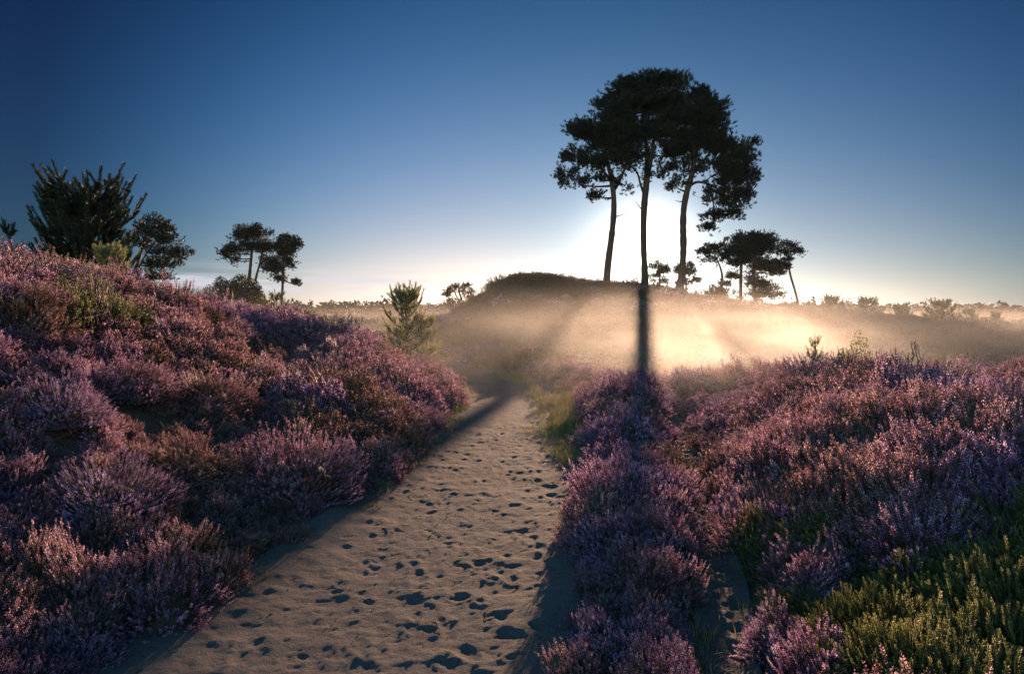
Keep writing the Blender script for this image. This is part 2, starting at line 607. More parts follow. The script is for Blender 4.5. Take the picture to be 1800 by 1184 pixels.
# the sandy path with its footprints
rng = np.random.default_rng(5)
NXP, NYP = 210, 700
yy = 1.5 * np.exp(np.linspace(0, math.log(26 / 1.5), NYP))
uu = np.linspace(-0.13, 1.13, NXP)
Yp = np.repeat(yy[:, None], NXP, 1)
a_, b_ = xl(yy)[:, None], xr(yy)[:, None]
Xp = a_ + (b_ - a_) * uu[None]
wdt = (b_ - a_)
Zp = 0.010 * fbm(Xp / 0.5, Yp / 0.5, 20, 3) + 0.012 * fbm(Xp / 0.17, Yp / 0.12, 21, 4) * (1 - 0.5 * ss(Yp, 7, 14)) + 0.05 * (np.abs(uu[None] - 0.5) * 2) ** 3
Zp = Zp + 0.0035 * np.minimum(fbm(Xp / 0.06, Yp / 0.055, 22, 3) + 0.1, 0.12) * (1 - ss(Yp, 9, 14))
nprint = 2600
for k in range(nprint):
    yk = 1.6 * math.exp(rng.uniform(0, math.log(20 / 1.6))) if k % 2 else rng.uniform(1.8, 22)
    uk = float(np.clip(rng.normal(0.55, 0.2), 0.06, 0.97))
    xk = float(np.interp(yk, yy, a_[:, 0]) * (1 - uk) + np.interp(yk, yy, b_[:, 0]) * uk)
    kind = rng.random()
    if kind < 0.55:
        ln, wd = rng.uniform(0.10, 0.14), rng.uniform(0.042, 0.055)
    else:
        ln, wd = rng.uniform(0.03, 0.075), rng.uniform(0.03, 0.06)
    dp = rng.uniform(0.0008, 0.0030) if rng.random() < 0.93 else rng.uniform(0.004, 0.007) * (1 if kind < 0.7 else 1.2)
    an = rng.normal(0, 0.35)
    r0 = np.searchsorted(yy, yk - 0.4)
    r1 = np.searchsorted(yy, yk + 0.4)
    if r1 <= r0:
        continue
    dx = Xp[r0:r1] - xk
    dy = Yp[r0:r1] - yk
    lx = dx * math.cos(an) + dy * math.sin(an)
    ly = -dx * math.sin(an) + dy * math.cos(an)
    wl = wd * (1 + 0.25 * np.sin(ly / ln * 2.2))
    q = np.sqrt((lx / wl) ** 2 + (ly / ln) ** 2)
    q = q * (1 + 0.30 * fbm(dx / 0.045 + k, dy / 0.045, 40, 3))
    dp = dp * (0.65 + 0.5 * vnoise(dx / 0.03 + k, dy / 0.03, 41))
    bowl = -dp * (1 - ss(q, 0.15, 1.05))
    rim = 0.5 * dp * np.exp(-((q - 1.2) / 0.22) ** 2)
    Zp[r0:r1] = Zp[r0:r1] * (1 - 0.12 * (1 - ss(q, 0.6, 1.1))) + bowl + rim
edge = np.minimum(uu, 1 - uu)[None] * wdt
Zp = Zp + 0.004 - 0.10 * (1 - ss(edge, -0.3, -0.08)) * 1.0 - 0.02
Zp = Zp + land(Xp, Yp, False) * 0.6
idx = np.arange(NXP * NYP).reshape(NYP, NXP)
fc = np.stack([idx[:-1, :-1], idx[:-1, 1:], idx[1:, 1:], idx[1:, :-1]], -1).reshape(-1, 4)
g = MB()
g.faces(np.stack([Xp, Yp, Zp], -1), fc)
tag(g.build('path', M_sand, smooth=True), kind='structure')

# the narrow side trail
yy2 = 1.5 * np.exp(np.linspace(0, math.log(13 / 1.5), 420))
vv = np.linspace(-1, 1, 50)
wt = 0.15 + 0.03 * np.sin(yy2 * 2.1)
X2 = xt(yy2)[:, None] + vv[None] * wt[:, None]
Y2 = np.repeat(yy2[:, None], 50, 1)
Z2 = land(X2, Y2, False) + 0.04 * fbm(X2 / 0.18, Y2 / 0.14, 31, 4) + 0.01 + 0.01 * fbm(X2 / 0.04, Y2 / 0.04, 33, 3) + 0.05 * np.abs(vv[None]) ** 2 - 0.12 * ss(np.abs(vv), 0.85, 1.0)[None] - 0.02
idx = np.arange(50 * 420).reshape(420, 50)
fc = np.stack([idx[:-1, :-1], idx[:-1, 1:], idx[1:, 1:], idx[1:, :-1]], -1).reshape(-1, 4)
g = MB()
g.faces(np.stack([X2, Y2, Z2], -1), fc)
tag(g.build('side_trail', M_sand, smooth=True), kind='structure')


# ------------------------------------------------------------------ heather
def sprigs(fl, st, rng, rad, hgt, n, nf, fs, slen, green=False, lean=(0, 0), low=1.62, spread=0.6, mat_f=0, mat_s=1, hull=True):
    """a heather clump: stems radiating from the root, each ending in a spike of florets. fl / st are the MBs of florets and stems."""
    ph = rng.uniform(0, 2 * math.pi, n)
    ct = 1 - rng.random(n) ** 0.9 * (1 - math.cos(low))
    th_ = np.arccos(ct)
    sx, sy = np.sin(th_) * np.cos(ph), np.sin(th_) * np.sin(ph)
    k1, k2, k3 = rng.uniform(0, 6.28, 3)
    lump = 1 + 0.13 * np.sin(3 * ph + k1) * np.sin(th_) + 0.10 * np.sin(5 * sx + k2) + 0.10 * np.sin(6 * sy + k3)
    # sub-tufts give the feathery outline
    nt_ = max(6, n // 28)
    tph = rng.uniform(0, 2 * math.pi, nt_)
    tth = np.arccos(1 - rng.random(nt_) * (1 - math.cos(low)))
    T = np.stack([np.sin(tth) * np.cos(tph), np.sin(tth) * np.sin(tph), np.cos(tth)], -1)
    U = np.stack([sx, sy, np.cos(th_)], -1)
    near = np.argmax(U @ T.T, 1)
    tv = rng.uniform(0.84, 1.16, nt_)[near] * rng.uniform(0.93, 1.13, n)
    tvar = rng.uniform(-0.25, 0.25, nt_)[near]
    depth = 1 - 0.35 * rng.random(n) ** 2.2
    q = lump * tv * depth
    P = np.stack([rad * sx * q + lean[0] * np.cos(th_) ** 2, rad * sy * q + lean[1] * np.cos(th_) ** 2, hgt * (0.12 + 0.88 * np.maximum(np.cos(th_), -0.08)) * q], -1)
    d = norm(U * spread + T[near] * 0.35 + np.array([lean[0] * 1.2, lean[1] * 1.2, 0.55]) + rng.normal(0, 0.16, (n, 3)))
    L = slen * rng.uniform(0.65, 1.35, n)
    base = P - d * L[:, None]
    base[:, 2] = np.maximum(base[:, 2], 0.01)
    mid = (P + base) / 2 + rng.normal(0, 0.05, (n, 3)) * L[:, None]
    if st is not None:
        pts = np.stack([base, mid, P], 1)
        rr = np.stack([np.full(n, fs * 0.32), np.full(n, fs * 0.26), np.full(n, fs * 0.12)], 1)
        st.tubes2(pts, rr, mat_s, np.repeat(rng.random(n), 9))
    # florets
    t = (np.arange(nf) + 0.5) / nf
    t = (1 - (1 - t) * 0.62)[None].repeat(n, 0) + rng.normal(0, 0.02, (n, nf))
    C = base[:, None] * (1 - t)[..., None] ** 2 + 2 * (mid[:, None] * (t * (1 - t))[..., None]) + P[:, None] * (t ** 2)[..., None]
    a = (np.arange(nf) * 2.4)[None] + rng.uniform(0, 6.28, (n, 1)) + rng.normal(0, 0.3, (n, nf))
    e1 = norm(np.cross(d, np.array([0.21, 0.37, 0.9])))
    e2 = np.cross(d, e1)
    out_ = e1[:, None] * np.cos(a)[..., None] + e2[:, None] * np.sin(a)[..., None]
    tap = (0.45 + 0.9 * np.sin(np.pi * np.clip((t - 0.38) / 0.62, 0, 1) * 0.85 + 0.35))
    if green:
        ax = norm(out_ * 0.8 + d[:, None] * 0.8)
        C = C + out_ * (fs * 0.35)
        u = ax * (fs * 0.85 * tap)[..., None]
        v = norm(np.cross(ax, d[:, None] + rng.normal(0, 0.2, (n, nf, 3)))) * fs * 0.26
    else:
        ax = norm(out_ * 0.9 + d[:, None] * 0.55 + rng.normal(0, 0.25, (n, nf, 3)))
        C = C + out_ * (fs * 0.62 * tap)[..., None]
        u = ax * (fs * 0.62 * tap)[..., None]
        v = norm(np.cross(ax, d[:, None] + rng.normal(0, 0.5, (n, nf, 3)))) * (fs * 0.42 * tap)[..., None]
    u = u.reshape(-1, 3)
    v = v.reshape(-1, 3)
    C = C.reshape(-1, 3)
    var = np.clip(0.5 + tvar[:, None] + rng.normal(0, 0.16, (n, 1)) + rng.normal(0, 0.13, (n, nf)) - 0.9 * (1 - depth[:, None]) + 0.9 * (t - 0.72), 0, 1).ravel()  # inner, lower florets darker: fading, plus clump shade and lit tips put into colour
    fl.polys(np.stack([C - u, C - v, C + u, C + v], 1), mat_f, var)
    if hull and st is not None:
        # added dark hull: stands in for dense stems and stops light leaks
        m, k = 14, 7
        aa = np.arange(m) * 2 * math.pi / m
        rows = []
        for j in range(k):
            tt = j / (k - 1) * 1.55
            r_ = rad * 0.62 * math.sin(tt)
            rows.append(np.stack([r_ * np.cos(aa) * (1 + 0.15 * np.sin(3 * aa + j)), r_ * np.sin(aa), np.full(m, hgt * 0.62 * math.cos(tt))], -1))
        V = np.concatenate(rows)
        i = np.arange(k - 1)[:, None] * m
        j = np.arange(m)[None]
        j2 = (j + 1) % m
        st.faces(V, np.stack([i + j, i + m + j, i + m + j2, i + j2], -1).reshape(-1, 4), mat_s, 0.2)


SRC = bpy.data.collections.new('heather_sources')


def source(name, mats, **kw):
    mb = MB()
    sprigs(mb, mb, **kw)
    o = mb.build(name, mats, link=False)
    SRCS.append(o)
    return o


def scatter(name, srcs, pts, rot, scl, pick, label_kind='stuff'):
    """one ground-cover object: a cloud of points carrying clump geometry"""
    coll = bpy.data.collections.new(name + '_clumps')
    for i, o in enumerate(srcs):
        c = o.copy()
        c.name = '%s_kind_%02d' % (name, i)
        coll.objects.link(c)
    me = bpy.data.meshes.new(name)
    me.vertices.add(len(pts))
    me.vertices.foreach_set('co', np.asarray(pts, np.float32).ravel())
    me.attributes.new('rot', 'FLOAT_VECTOR', 'POINT').data.foreach_set('vector', np.asarray(rot, np.float32).ravel())
    me.attributes.new('scl', 'FLOAT_VECTOR', 'POINT').data.foreach_set('vector', np.asarray(scl, np.float32).ravel())
    me.attributes.new('pick', 'INT', 'POINT').data.foreach_set('value', np.asarray(pick, np.int32))
    me.update()
    o = bpy.data.objects.new(name, me)
    COL.objects.link(o)
    ng = bpy.data.node_groups.new(name, 'GeometryNodeTree')
    ng.interface.new_socket('Geometry', in_out='INPUT', socket_type='NodeSocketGeometry')
    ng.interface.new_socket('Geometry', in_out='OUTPUT', socket_type='NodeSocketGeometry')
    gi = ng.nodes.new('NodeGroupInput')
    go = ng.nodes.new('NodeGroupOutput')
    iop = ng.nodes.new('GeometryNodeInstanceOnPoints')
    ci = ng.nodes.new('GeometryNodeCollectionInfo')
    ci.inputs['Collection'].default_value = coll
    ci.inputs['Separate Children'].default_value = True
    ci.inputs['Reset Children'].default_value = True
    iop.inputs['Pick Instance'].default_value = True

    def na(nm, ty):
        n_ = ng.nodes.new('GeometryNodeInputNamedAttribute')
        n_.data_type = ty
        n_.inputs['Name'].default_value = nm
        return [s for s in n_.outputs if s.enabled][0]
    ng.links.new(gi.outputs[0], iop.inputs['Points'])
    ng.links.new(ci.outputs[0], iop.inputs['Instance'])
    ng.links.new(na('pick', 'INT'), iop.inputs['Instance Index'])
    e2r = ng.nodes.new('FunctionNodeEulerToRotation')
    ng.links.new(na('rot', 'FLOAT_VECTOR'), e2r.inputs[0])
    ng.links.new(e2r.outputs[0], iop.inputs['Rotation'])
    ng.links.new(na('scl', 'FLOAT_VECTOR'), iop.inputs['Scale'])
    ng.links.new(iop.outputs[0], go.inputs[0])
    md = o.modifiers.new('scatter', 'NODES')
    md.node_group = ng
    tag(o, kind='stuff')
    return o


SRCS = []
rg = np.random.default_rng(11)
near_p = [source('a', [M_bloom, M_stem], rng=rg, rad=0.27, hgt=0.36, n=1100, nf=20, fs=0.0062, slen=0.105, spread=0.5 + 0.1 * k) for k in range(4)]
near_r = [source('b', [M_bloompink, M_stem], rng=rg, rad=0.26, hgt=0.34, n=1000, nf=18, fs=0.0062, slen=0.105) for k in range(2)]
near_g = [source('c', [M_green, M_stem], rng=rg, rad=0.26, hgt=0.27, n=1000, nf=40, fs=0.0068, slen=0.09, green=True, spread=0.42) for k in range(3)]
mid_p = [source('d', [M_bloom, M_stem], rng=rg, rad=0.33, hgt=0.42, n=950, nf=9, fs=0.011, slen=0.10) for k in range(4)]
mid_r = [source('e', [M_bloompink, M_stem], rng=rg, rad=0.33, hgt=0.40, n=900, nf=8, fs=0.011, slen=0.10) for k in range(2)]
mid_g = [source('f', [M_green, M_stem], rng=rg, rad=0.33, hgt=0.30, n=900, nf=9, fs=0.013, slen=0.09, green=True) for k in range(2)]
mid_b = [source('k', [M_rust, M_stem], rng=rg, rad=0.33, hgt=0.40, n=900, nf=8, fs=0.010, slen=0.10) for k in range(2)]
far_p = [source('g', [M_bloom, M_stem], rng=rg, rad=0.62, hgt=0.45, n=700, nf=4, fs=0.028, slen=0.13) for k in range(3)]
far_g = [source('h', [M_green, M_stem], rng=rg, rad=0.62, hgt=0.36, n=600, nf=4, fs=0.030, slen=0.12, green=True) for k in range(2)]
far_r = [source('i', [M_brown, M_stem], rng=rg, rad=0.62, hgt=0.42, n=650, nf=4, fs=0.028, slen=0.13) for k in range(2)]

# ---- bushes one can tell apart: (px, py of foot, width px, height/width, kind, label)
BUSH = []


def spot_filter(x, y, r):
    keep = np.ones(len(x), bool)
    for (bx, by, br) in BUSH:
        keep &= (x - bx) ** 2 + (y - by) ** 2 > (br * 0.55) ** 2
    return keep


def bush_source(seed, bm, kind):
    r_ = np.random.default_rng(seed)
    fl, st = MB(), MB()
    if kind in ('green', 'dark'):
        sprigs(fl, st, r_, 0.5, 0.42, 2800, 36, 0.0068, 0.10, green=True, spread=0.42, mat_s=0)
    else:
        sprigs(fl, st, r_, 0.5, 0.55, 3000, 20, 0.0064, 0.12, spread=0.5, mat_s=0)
    return fl.mesh('blossom' if kind not in ('green', 'dark') else 'foliage', [bm]), st.mesh('stems', [M_stem])


bs_meshes = {}


def bush(px, py, wpx, hr, kind, label, y0=2.2, lean=(0, 0)):
    p = hit(px, py, 0.0, y0)
    rad = wpx / F * p[1] / 2
    key = (kind, len(BUSH) % 2)
    if key not in bs_meshes:
        bm = {'purple': M_bloompurple, 'mixed': M_bloom, 'pink': M_bloompink, 'green': M_green, 'dark': M_darkgreen, 'rust': M_rust}[kind]
        bs_meshes[key] = bush_source(100 + len(bs_meshes), bm, kind)
    a, b = bs_meshes[key]
    p[1] += rad * 0.75
    p[0] *= p[1] / (p[1] - rad * 0.75)
    p[2] = gz(p[0], p[1]) - 0.03
    BUSH.append((p[0], p[1], rad))
    nm = 'green_heather_bush' if kind in ('green', 'dark') else 'heather_bush'
    t = thing(nm, p, label, 'heather bush', 'heather bushes beside the sandy path', rz=random.uniform(0, 6.28))
    s = rad / 0.5
    for me, n_ in ((a, 'foliage' if kind in ('green', 'dark') else 'blossom'), (b, 'stems')):
        o = bpy.data.objects.new(n_, me)
        COL.objects.link(o)
        o.parent = t
        o.scale = (s, s, s * hr)
    t.rotation_euler = (lean[0], lean[1], t.rotation_euler[2]) if False else t.rotation_euler
    return t


random.seed(3)
# the strip between the path and the side trail
bush(1080, 1200, 200, 0.85, 'purple', 'deep purple bush between path and side trail, cut off by the bottom edge', y0=1.9)
bush(1035, 1130, 110, 0.8, 'mixed', 'small pinkish bush leaning over the path beside the bottommost purple bush')
bush(1170, 1130, 95, 0.9, 'purple', 'small purple bush at the trail edge beside the bottommost purple bush')
bush(1105, 1010, 200, 0.9, 'purple', 'large round purple bush filling the strip between path and side trail')
bush(1068, 905, 105, 0.95, 'mixed', 'spiky pale tipped bush at the path edge behind the large round purple bush')
bush(1145, 930, 100, 0.85, 'purple', 'purple bush at the trail edge behind the large round purple bush')
bush(1100, 800, 165, 0.8, 'purple', 'dark purple bush in the middle of the strip, beside the tuft of dry grass')
bush(1105, 720, 165, 0.8, 'mixed', 'hazy lilac bush at the far end of the strip where the trunk shadow falls')
# the left bank
bush(135, 1180, 260, 0.75, 'pink', 'nearest bush at the bottom left corner with pink tips reaching toward the sand')
bush(30, 1010, 200, 0.8, 'mixed', 'bush cut by the left edge above the one in the bottom left corner')
bush(190, 960, 230, 0.8, 'purple', 'wide purple bush on the lower left bank behind the bottom left corner bush')
bush(345, 1010, 150, 0.6, 'dark', 'low dark green bush without flowers beside the sand at the lower left')
bush(520, 900, 245, 0.9, 'mixed', 'biggest round purple pink bush bulging over the left edge of the path')
bush(330, 870, 170, 0.75, 'pink', 'bush on the left bank behind the dark green one, left of the biggest bush')
bush(655, 800, 120, 0.85, 'rust', 'brownish green bush at the left path edge behind the biggest round bush')
bush(735, 765, 90, 0.8, 'mixed', 'small bush at the left path edge halfway to the bend')
bush(365, 740, 150, 0.85, 'pink', 'rounded pink bush standing proud halfway up the left bank')
bush(230, 730, 170, 0.85, 'mixed', 'bright lilac bush left of the rounded pink one halfway up the bank')
bush(100, 790, 190, 0.8, 'purple', 'purple bush near the left edge below the bright lilac one')
bush(520, 720, 130, 0.8, 'pink', 'sunlit pink bush on the left bank above the biggest round bush')
bush(40, 620, 200, 0.85, 'rust', 'rusty brown bush against the left edge below the bank top')
# right of the side trail
bush(1365, 985, 225, 0.85, 'pink', 'round sunlit pink bush right of the side trail with feathery tips', y0=3.2)
bush(1245, 800, 80, 0.9, 'rust', 'small rusty bush right of the side trail where it disappears')
bush(1745, 985, 230, 0.85, 'mixed', 'purple pink bush cut by the right edge above the green heather')
bush(1590, 930, 190, 0.7, 'purple', 'dim purple bush in the hollow between the sunlit pink bush and the right edge')
bush(1450, 1120, 200, 0.6, 'green', 'dewy green bush without flowers right of the side trail near the bottom')
bush(1660, 1190, 220, 0.6, 'green', 'dewy yellow green bush cut by the bottom edge at the right', y0=2.0)
bush(1560, 1060, 180, 0.6, 'green', 'dark green bush between the two dewy ones and the dim purple hollow')
bush(1430, 735, 190, 0.62, 'pink', 'pale pink bush on the crest of the right bank, brightest against the mist', y0=6.0)
bush(1690, 735, 190, 0.62, 'mixed', 'lilac bush on the crest of the right bank near the right edge', y0=6.0)


# ---- the ground cover
def jgrid(y0, y1, sp, rng, fr=0.86, mx=2.5):
    P = []
    y = y0
    while y < y1:
        hw = fr * y + mx
        n = int(2 * hw / sp)
        x = -hw + (np.arange(n) + 0.5) * sp
        P.append(np.stack([x + rng.uniform(-0.4, 0.4, n) * sp, y + rng.uniform(-0.4, 0.4, n) * sp], -1))
        y += sp
    return np.concatenate(P)


def cover(name, y0, y1, sp, srcs, seed, smin, smax, picks, gapthr=-0.48, edge=0.24):
    rng = np.random.default_rng(seed)
    P = jgrid(y0, y1, sp, rng)
    x, y = P[:, 0], P[:, 1]
    en = 0.1 + 0.6 * np.clip(0.5 + 0.8 * fbm(x / 0.6, y / 0.6, 61, 2), 0, 1)
    onpath = (x > xl(y) - edge * en) & (x < xr(y) + edge * (en + 0.38)) & (y < 30)
    ontrail = (np.abs(x - xt(y)) < 0.115 + edge * 0.5) & (y < 10.5)
    nearp = np.minimum(np.abs(xl(y) - x), np.minimum(np.abs(x - xr(y)), np.abs(x - xt(y)))) < 0.7
    bare = (fbm(x / 1.6, y / 1.6, 55, 3) < gapthr) & ~nearp
    k = ~onpath & ~ontrail & ~bare & ((x ** 2 + y ** 2) > 1.9 ** 2) & spot_filter(x, y, 0.3)
    P = P[k]
    x, y = P[:, 0], P[:, 1]
    n = len(P)
    z = land(x, y) - 0.03
    de = np.minimum(np.abs(xl(y) - x), np.minimum(np.abs(x - xr(y)), np.abs(x - xt(y)) + (y > 12) * 9))
    big = np.clip(0.5 + 0.95 * fbm(x / 1.7, y / 1.7, 9, 2), 0, 1)
    s = smin + (smax - smin) * np.clip(big * 0.85 + rng.random(n) * 0.35 - 0.1, 0, 1)
    s = s * (0.8 + 0.2 * ss(de, 0.15, 0.9))
    sc3 = np.stack([s * rng.uniform(0.9, 1.15, n), s * rng.uniform(0.9, 1.15, n), s * rng.uniform(0.75, 1.25, n)], -1)
    rot = np.stack([rng.normal(0, 0.10, n), rng.normal(0, 0.10, n), rng.uniform(0, 6.28, n)], -1)
    pick = picks(x, y, rng, n)
    A = ACC.setdefault(name, [[], [], [], [], []])
    off = len(A[0])
    A[0].extend(srcs)
    for q, v in zip(A[1:], (np.stack([x, y, z], -1), rot, sc3, pick + off)):
        q.append(v)


ACC = {}


def greenzone(x, y):
    """where the heather is not in flower"""
    a = ss(x, 1.15, 1.5) * (1 - ss(y, 3.0, 3.6)) * (x < 4.5)
    b = (1 - ss(np.hypot((x + 1.95) / 0.7, (y - 4.05) / 0.55), 0.7, 1.0))
    return np.clip(a, 0, 1)


def pick_near(x, y, rng, n):
    u = rng.random(n)
    rz = fbm(x / 2.3, y / 2.3, 77, 2)
    gzn = fbm(x / 1.7, y / 1.7, 71, 3)
    p = rng.integers(0, 4, n)
    p = np.where((rz > 0.12) & (u < 0.7), 4 + rng.integers(0, 2, n), p)
    g_ = (greenzone(x, y) > u) | ((gzn > 0.45) & (u < 0.6))
    return np.where(g_, 6 + rng.integers(0, 3, n), p)


def pick_mid(x, y, rng, n):
    u = rng.random(n)
    rz = fbm(x / 2.3, y / 2.3, 77, 2)
    gzn = fbm(x / 2.2, y / 2.2, 72, 3)
    p = rng.integers(0, 4, n)
    p = np.where((rz > 0.12 - 0.35 * ss(-x, 3, 7)) & (u < 0.75), 4 + rng.integers(0, 2, n), p)
    p = np.where((fbm(x / 1.9, y / 1.9, 79, 2) + 0.5 * ss(-x, 3.0, 6.5) > 0.34) & (u < 0.8), 8 + rng.integers(0, 2, n), p)  # faded clumps thicken leftward, partly light falloff there put into the colour
    return np.where((gzn > 0.48) & (u < 0.6), 6 + rng.integers(0, 2, n), p)


def pick_far(x, y, rng, n):
    u = rng.random(n)
    gzn = fbm(x / 7, y / 7, 73, 3) + 0.5 * ss(y, 30, 60) + 0.35 * ss(x, 6, 20)
    p = rng.integers(0, 3, n)
    p = np.where(gzn > 0.1 + 0.5 * (u - 0.5), 3 + rng.integers(0, 2, n), p)
    br = 0.35 + 0.5 * ss(y, 22, 32)
    return np.where(rng.random(n) < br, 5 + rng.integers(0, 2, n), p)


cover('heather', 1.4, 6.5, 0.21, near_p + near_r + near_g, 1, 0.48, 1.3, pick_near)
cover('heather', 6.5, 17, 0.30, mid_p + mid_r + mid_g + mid_b, 2, 0.5, 1.3, pick_mid, edge=0.28)
cover('heath', 17, 45, 0.62, far_p + far_g + far_r, 3, 0.6, 1.15, pick_far, edge=0.5)
cover('heath', 45, 120, 1.5, far_p + far_g + far_r, 4, 1.2, 2.2, pick_far, edge=0.5)
cover('heath', 120, 260, 3.4, far_p + far_g + far_r, 6, 2.4, 4.5, pick_far, edge=0.5)

for nm_, A in ACC.items():
    scatter(nm_, A[0], *[np.concatenate(q) for q in A[1:]])

# ---- grass along the path edges
def blades(mb, n, h, spread, wdt, rng, arch=0.4):
    B = np.stack([rng.normal(0, spread, n), rng.normal(0, spread, n), np.zeros(n)], -1)
    az = rng.uniform(0, 6.283, n)
    hh = h * rng.uniform(0.5, 1.2, n)
    out_ = np.stack([np.cos(az), np.sin(az), np.zeros(n)], -1)
    M1 = B + out_ * (hh * arch * 0.3)[:, None] + np.array([0, 0, 1]) * (hh * 0.6)[:, None]
    T1 = B + out_ * (hh * arch)[:, None] + np.array([0, 0, 1]) * hh[:, None]
    sd_ = np.stack([-np.sin(az), np.cos(az), np.zeros(n)], -1) * wdt / 2
    mb.polys(np.stack([B - sd_, B + sd_, M1 + sd_ * 0.8, M1 - sd_ * 0.8], 1), 0, rng.random(n))
    mb.polys(np.stack([M1 - sd_ * 0.8, M1 + sd_ * 0.8, T1], 1), 0, rng.random(n))


rgg = np.random.default_rng(21)
gs = []
for k in range(4):
    mb = MB()
    blades(mb, 34, 0.07 + 0.015 * k, 0.05, 0.004, rgg, 0.6)
    gs.append(mb.build('grass_tuft', M_grass, link=False))
pts = []
for k in range(1500):
    y_ = rgg.uniform(6.5, 17)
    pts.append((xr(y_) - abs(rgg.normal(0, 0.25)) + 0.12, y_))
for k in range(260):
    y_ = rgg.uniform(3, 16)
    pts.append((xl(y_) + abs(rgg.normal(0, 0.10)) - 0.02, y_))
for k in range(150):
    y_ = rgg.uniform(2.3, 9)
    pts.append((xt(y_) + rgg.choice([-1, 1]) * rgg.uniform(0.10, 0.2), y_))
pts = np.array([(float(a), b) for a, b in pts])
keepg = (fbm(pts[:, 0] / 0.7, pts[:, 1] / 1.2, 91, 3) > -0.2)
pts = pts[keepg]
zz_ = land(pts[:, 0], pts[:, 1], False) * 0.8 - 0.01
n_ = len(pts)
s_ = rgg.uniform(0.4, 1.0, n_) * (1 + 0.6 * (pts[:, 1] > 9))
scatter('grass', gs, np.column_stack([pts, zz_]), np.stack([rgg.normal(0, .15, n_), rgg.normal(0, .15, n_), rgg.uniform(0, 6.28, n_)], -1), np.stack([s_] * 3, -1), rgg.integers(0, 4, n_))

# tufts of dry grass one can point to
for (px, py, hh_, n_, lb) in [(1185, 855, 0.30, 46, 'tuft of dry bent grass stalks on the strip beside the side trail'),
                              (470, 1020, 0.07, 26, 'tiny weed sprouting from bare sand at the left of the path')]:
    p = hit(px, py, 0.0)
    mb = MB()
    blades(mb, n_, hh_, 0.02, 0.0035, rgg, 0.75)
    o = mb.build('grass_tuft', M_grass)
    o.location = [float(c) for c in p]
    tag(o, lb, 'grass tuft')

# fallen twigs on the sand
mbt = MB()
rgt = np.random.default_rng(31)
for k in range(90):
    y_ = rgt.uniform(2.2, 8)
    u_ = rgt.random() ** (0.5 if k % 2 else 2)
    x_ = float(xl(y_) + (xr(y_) - xl(y_)) * (0.04 + 0.92 * u_))
    a_0 = rgt.uniform(0, 3.14)
    L_ = rgt.uniform(0.03, 0.11)
    q = np.linspace(-0.5, 0.5, 5)
    P_ = np.stack([x_ + q * L_ * math.cos(a_0) + 0.006 * np.sin(q * 9), y_ + q * L_ * math.sin(a_0), np.full(5, gz(x_, y_) * 0.6 - 0.002) + 0.008 * q ** 2], -1)
    mbt.tube(P_, [0.0016] * 5, 4)
tag(mbt.build('twig_litter', M_twig), kind='stuff')

# crumbs of peat, bark and small stones strewn on the sand
mbp = MB()
n_ = 2600
y_ = 1.9 * np.exp(rgt.random(n_) * math.log(14 / 1.9))
u_ = rgt.random(n_)
u_ = np.where(rgt.random(n_) < 0.6, np.where(rgt.random(n_) < 0.5, u_ ** 3 * 0.3, 1 - u_ ** 3 * 0.3), u_)
x_ = xl(y_) + (xr(y_) - xl(y_)) * u_
x_[:500] = xt(y_[:500]) + rgt.normal(0, 0.07, 500)
z_ = np.where(np.arange(n_) < 500, land(x_, y_, False), land(x_, y_, False) * 0.6 - 0.014)
r_ = rgt.uniform(0.0015, 0.0055, n_) * np.where(rgt.random(n_) < 0.06, 2.2, 1.0)
Cp = np.stack([x_, y_, z_], -1)
a1 = norm(rgt.normal(0, 1, (n_, 3))) * r_[:, None]
a2 = norm(np.cross(a1, rgt.normal(0, 1, (n_, 3)))) * r_[:, None] * 0.8
a3 = norm(np.cross(a1, a2)) * r_[:, None] * 0.6
for q in ((a1, a2, a3), (a2, -a1, a3), (-a1, -a2, a3), (-a2, a1, a3), (a2, a1, -a3), (-a1, a2, -a3), (-a2, -a1, -a3), (a1, -a2, -a3)):
    mbp.polys(np.stack([Cp + q[0], Cp + q[1], Cp + q[2]], 1), 0, rgt.random(n_))
tag(mbp.build('crumbs', M_twig), kind='stuff')


# ------------------------------------------------------------------ pines
def needles(mb, P, D, L, nn, nl, nw, rng, mat=0, fwd=0.75, var0=0.5, upb=0.0):
    """bottle-brush shoots: P (n,3) shoot starts, D (n,3) unit directions, L (n,) lengths"""
    n = len(P)
    t = rng.random((n, nn)) ** 0.85
    e1 = norm(np.cross(D, rng.normal(0, 1, (n, 3))))
    e2 = np.cross(D, e1)
    a = rng.uniform(0, 6.283, (n, nn))
    rad = e1[:, None] * np.cos(a)[..., None] + e2[:, None] * np.sin(a)[..., None]
    B = P[:, None] + D[:, None] * (t * L[:, None])[..., None]
    d = norm(D[:, None] * fwd + rad * (1.0 - 0.45 * t[..., None]) + np.array([0, 0, upb]))
    ln = nl * rng.uniform(0.7, 1.15, (n, nn))
    tip = B + d * ln[..., None]
    wv = norm(np.cross(d, rng.normal(0, 1, (n, nn, 3)))) * (nw / 2)
    T = np.stack([B - wv, B + wv, tip], 2).reshape(-1, 3, 3)
    v = np.clip(var0 + np.repeat(rng.normal(0, 0.18, n), nn) + rng.normal(0, 0.12, n * nn), 0, 1)
    mb.polys(T, mat, v)


def curve3(a, b, c, n):
    t = np.linspace(0, 1, n)[:, None]
    return a * (1 - t) ** 2 + 2 * b * t * (1 - t) + c * t ** 2


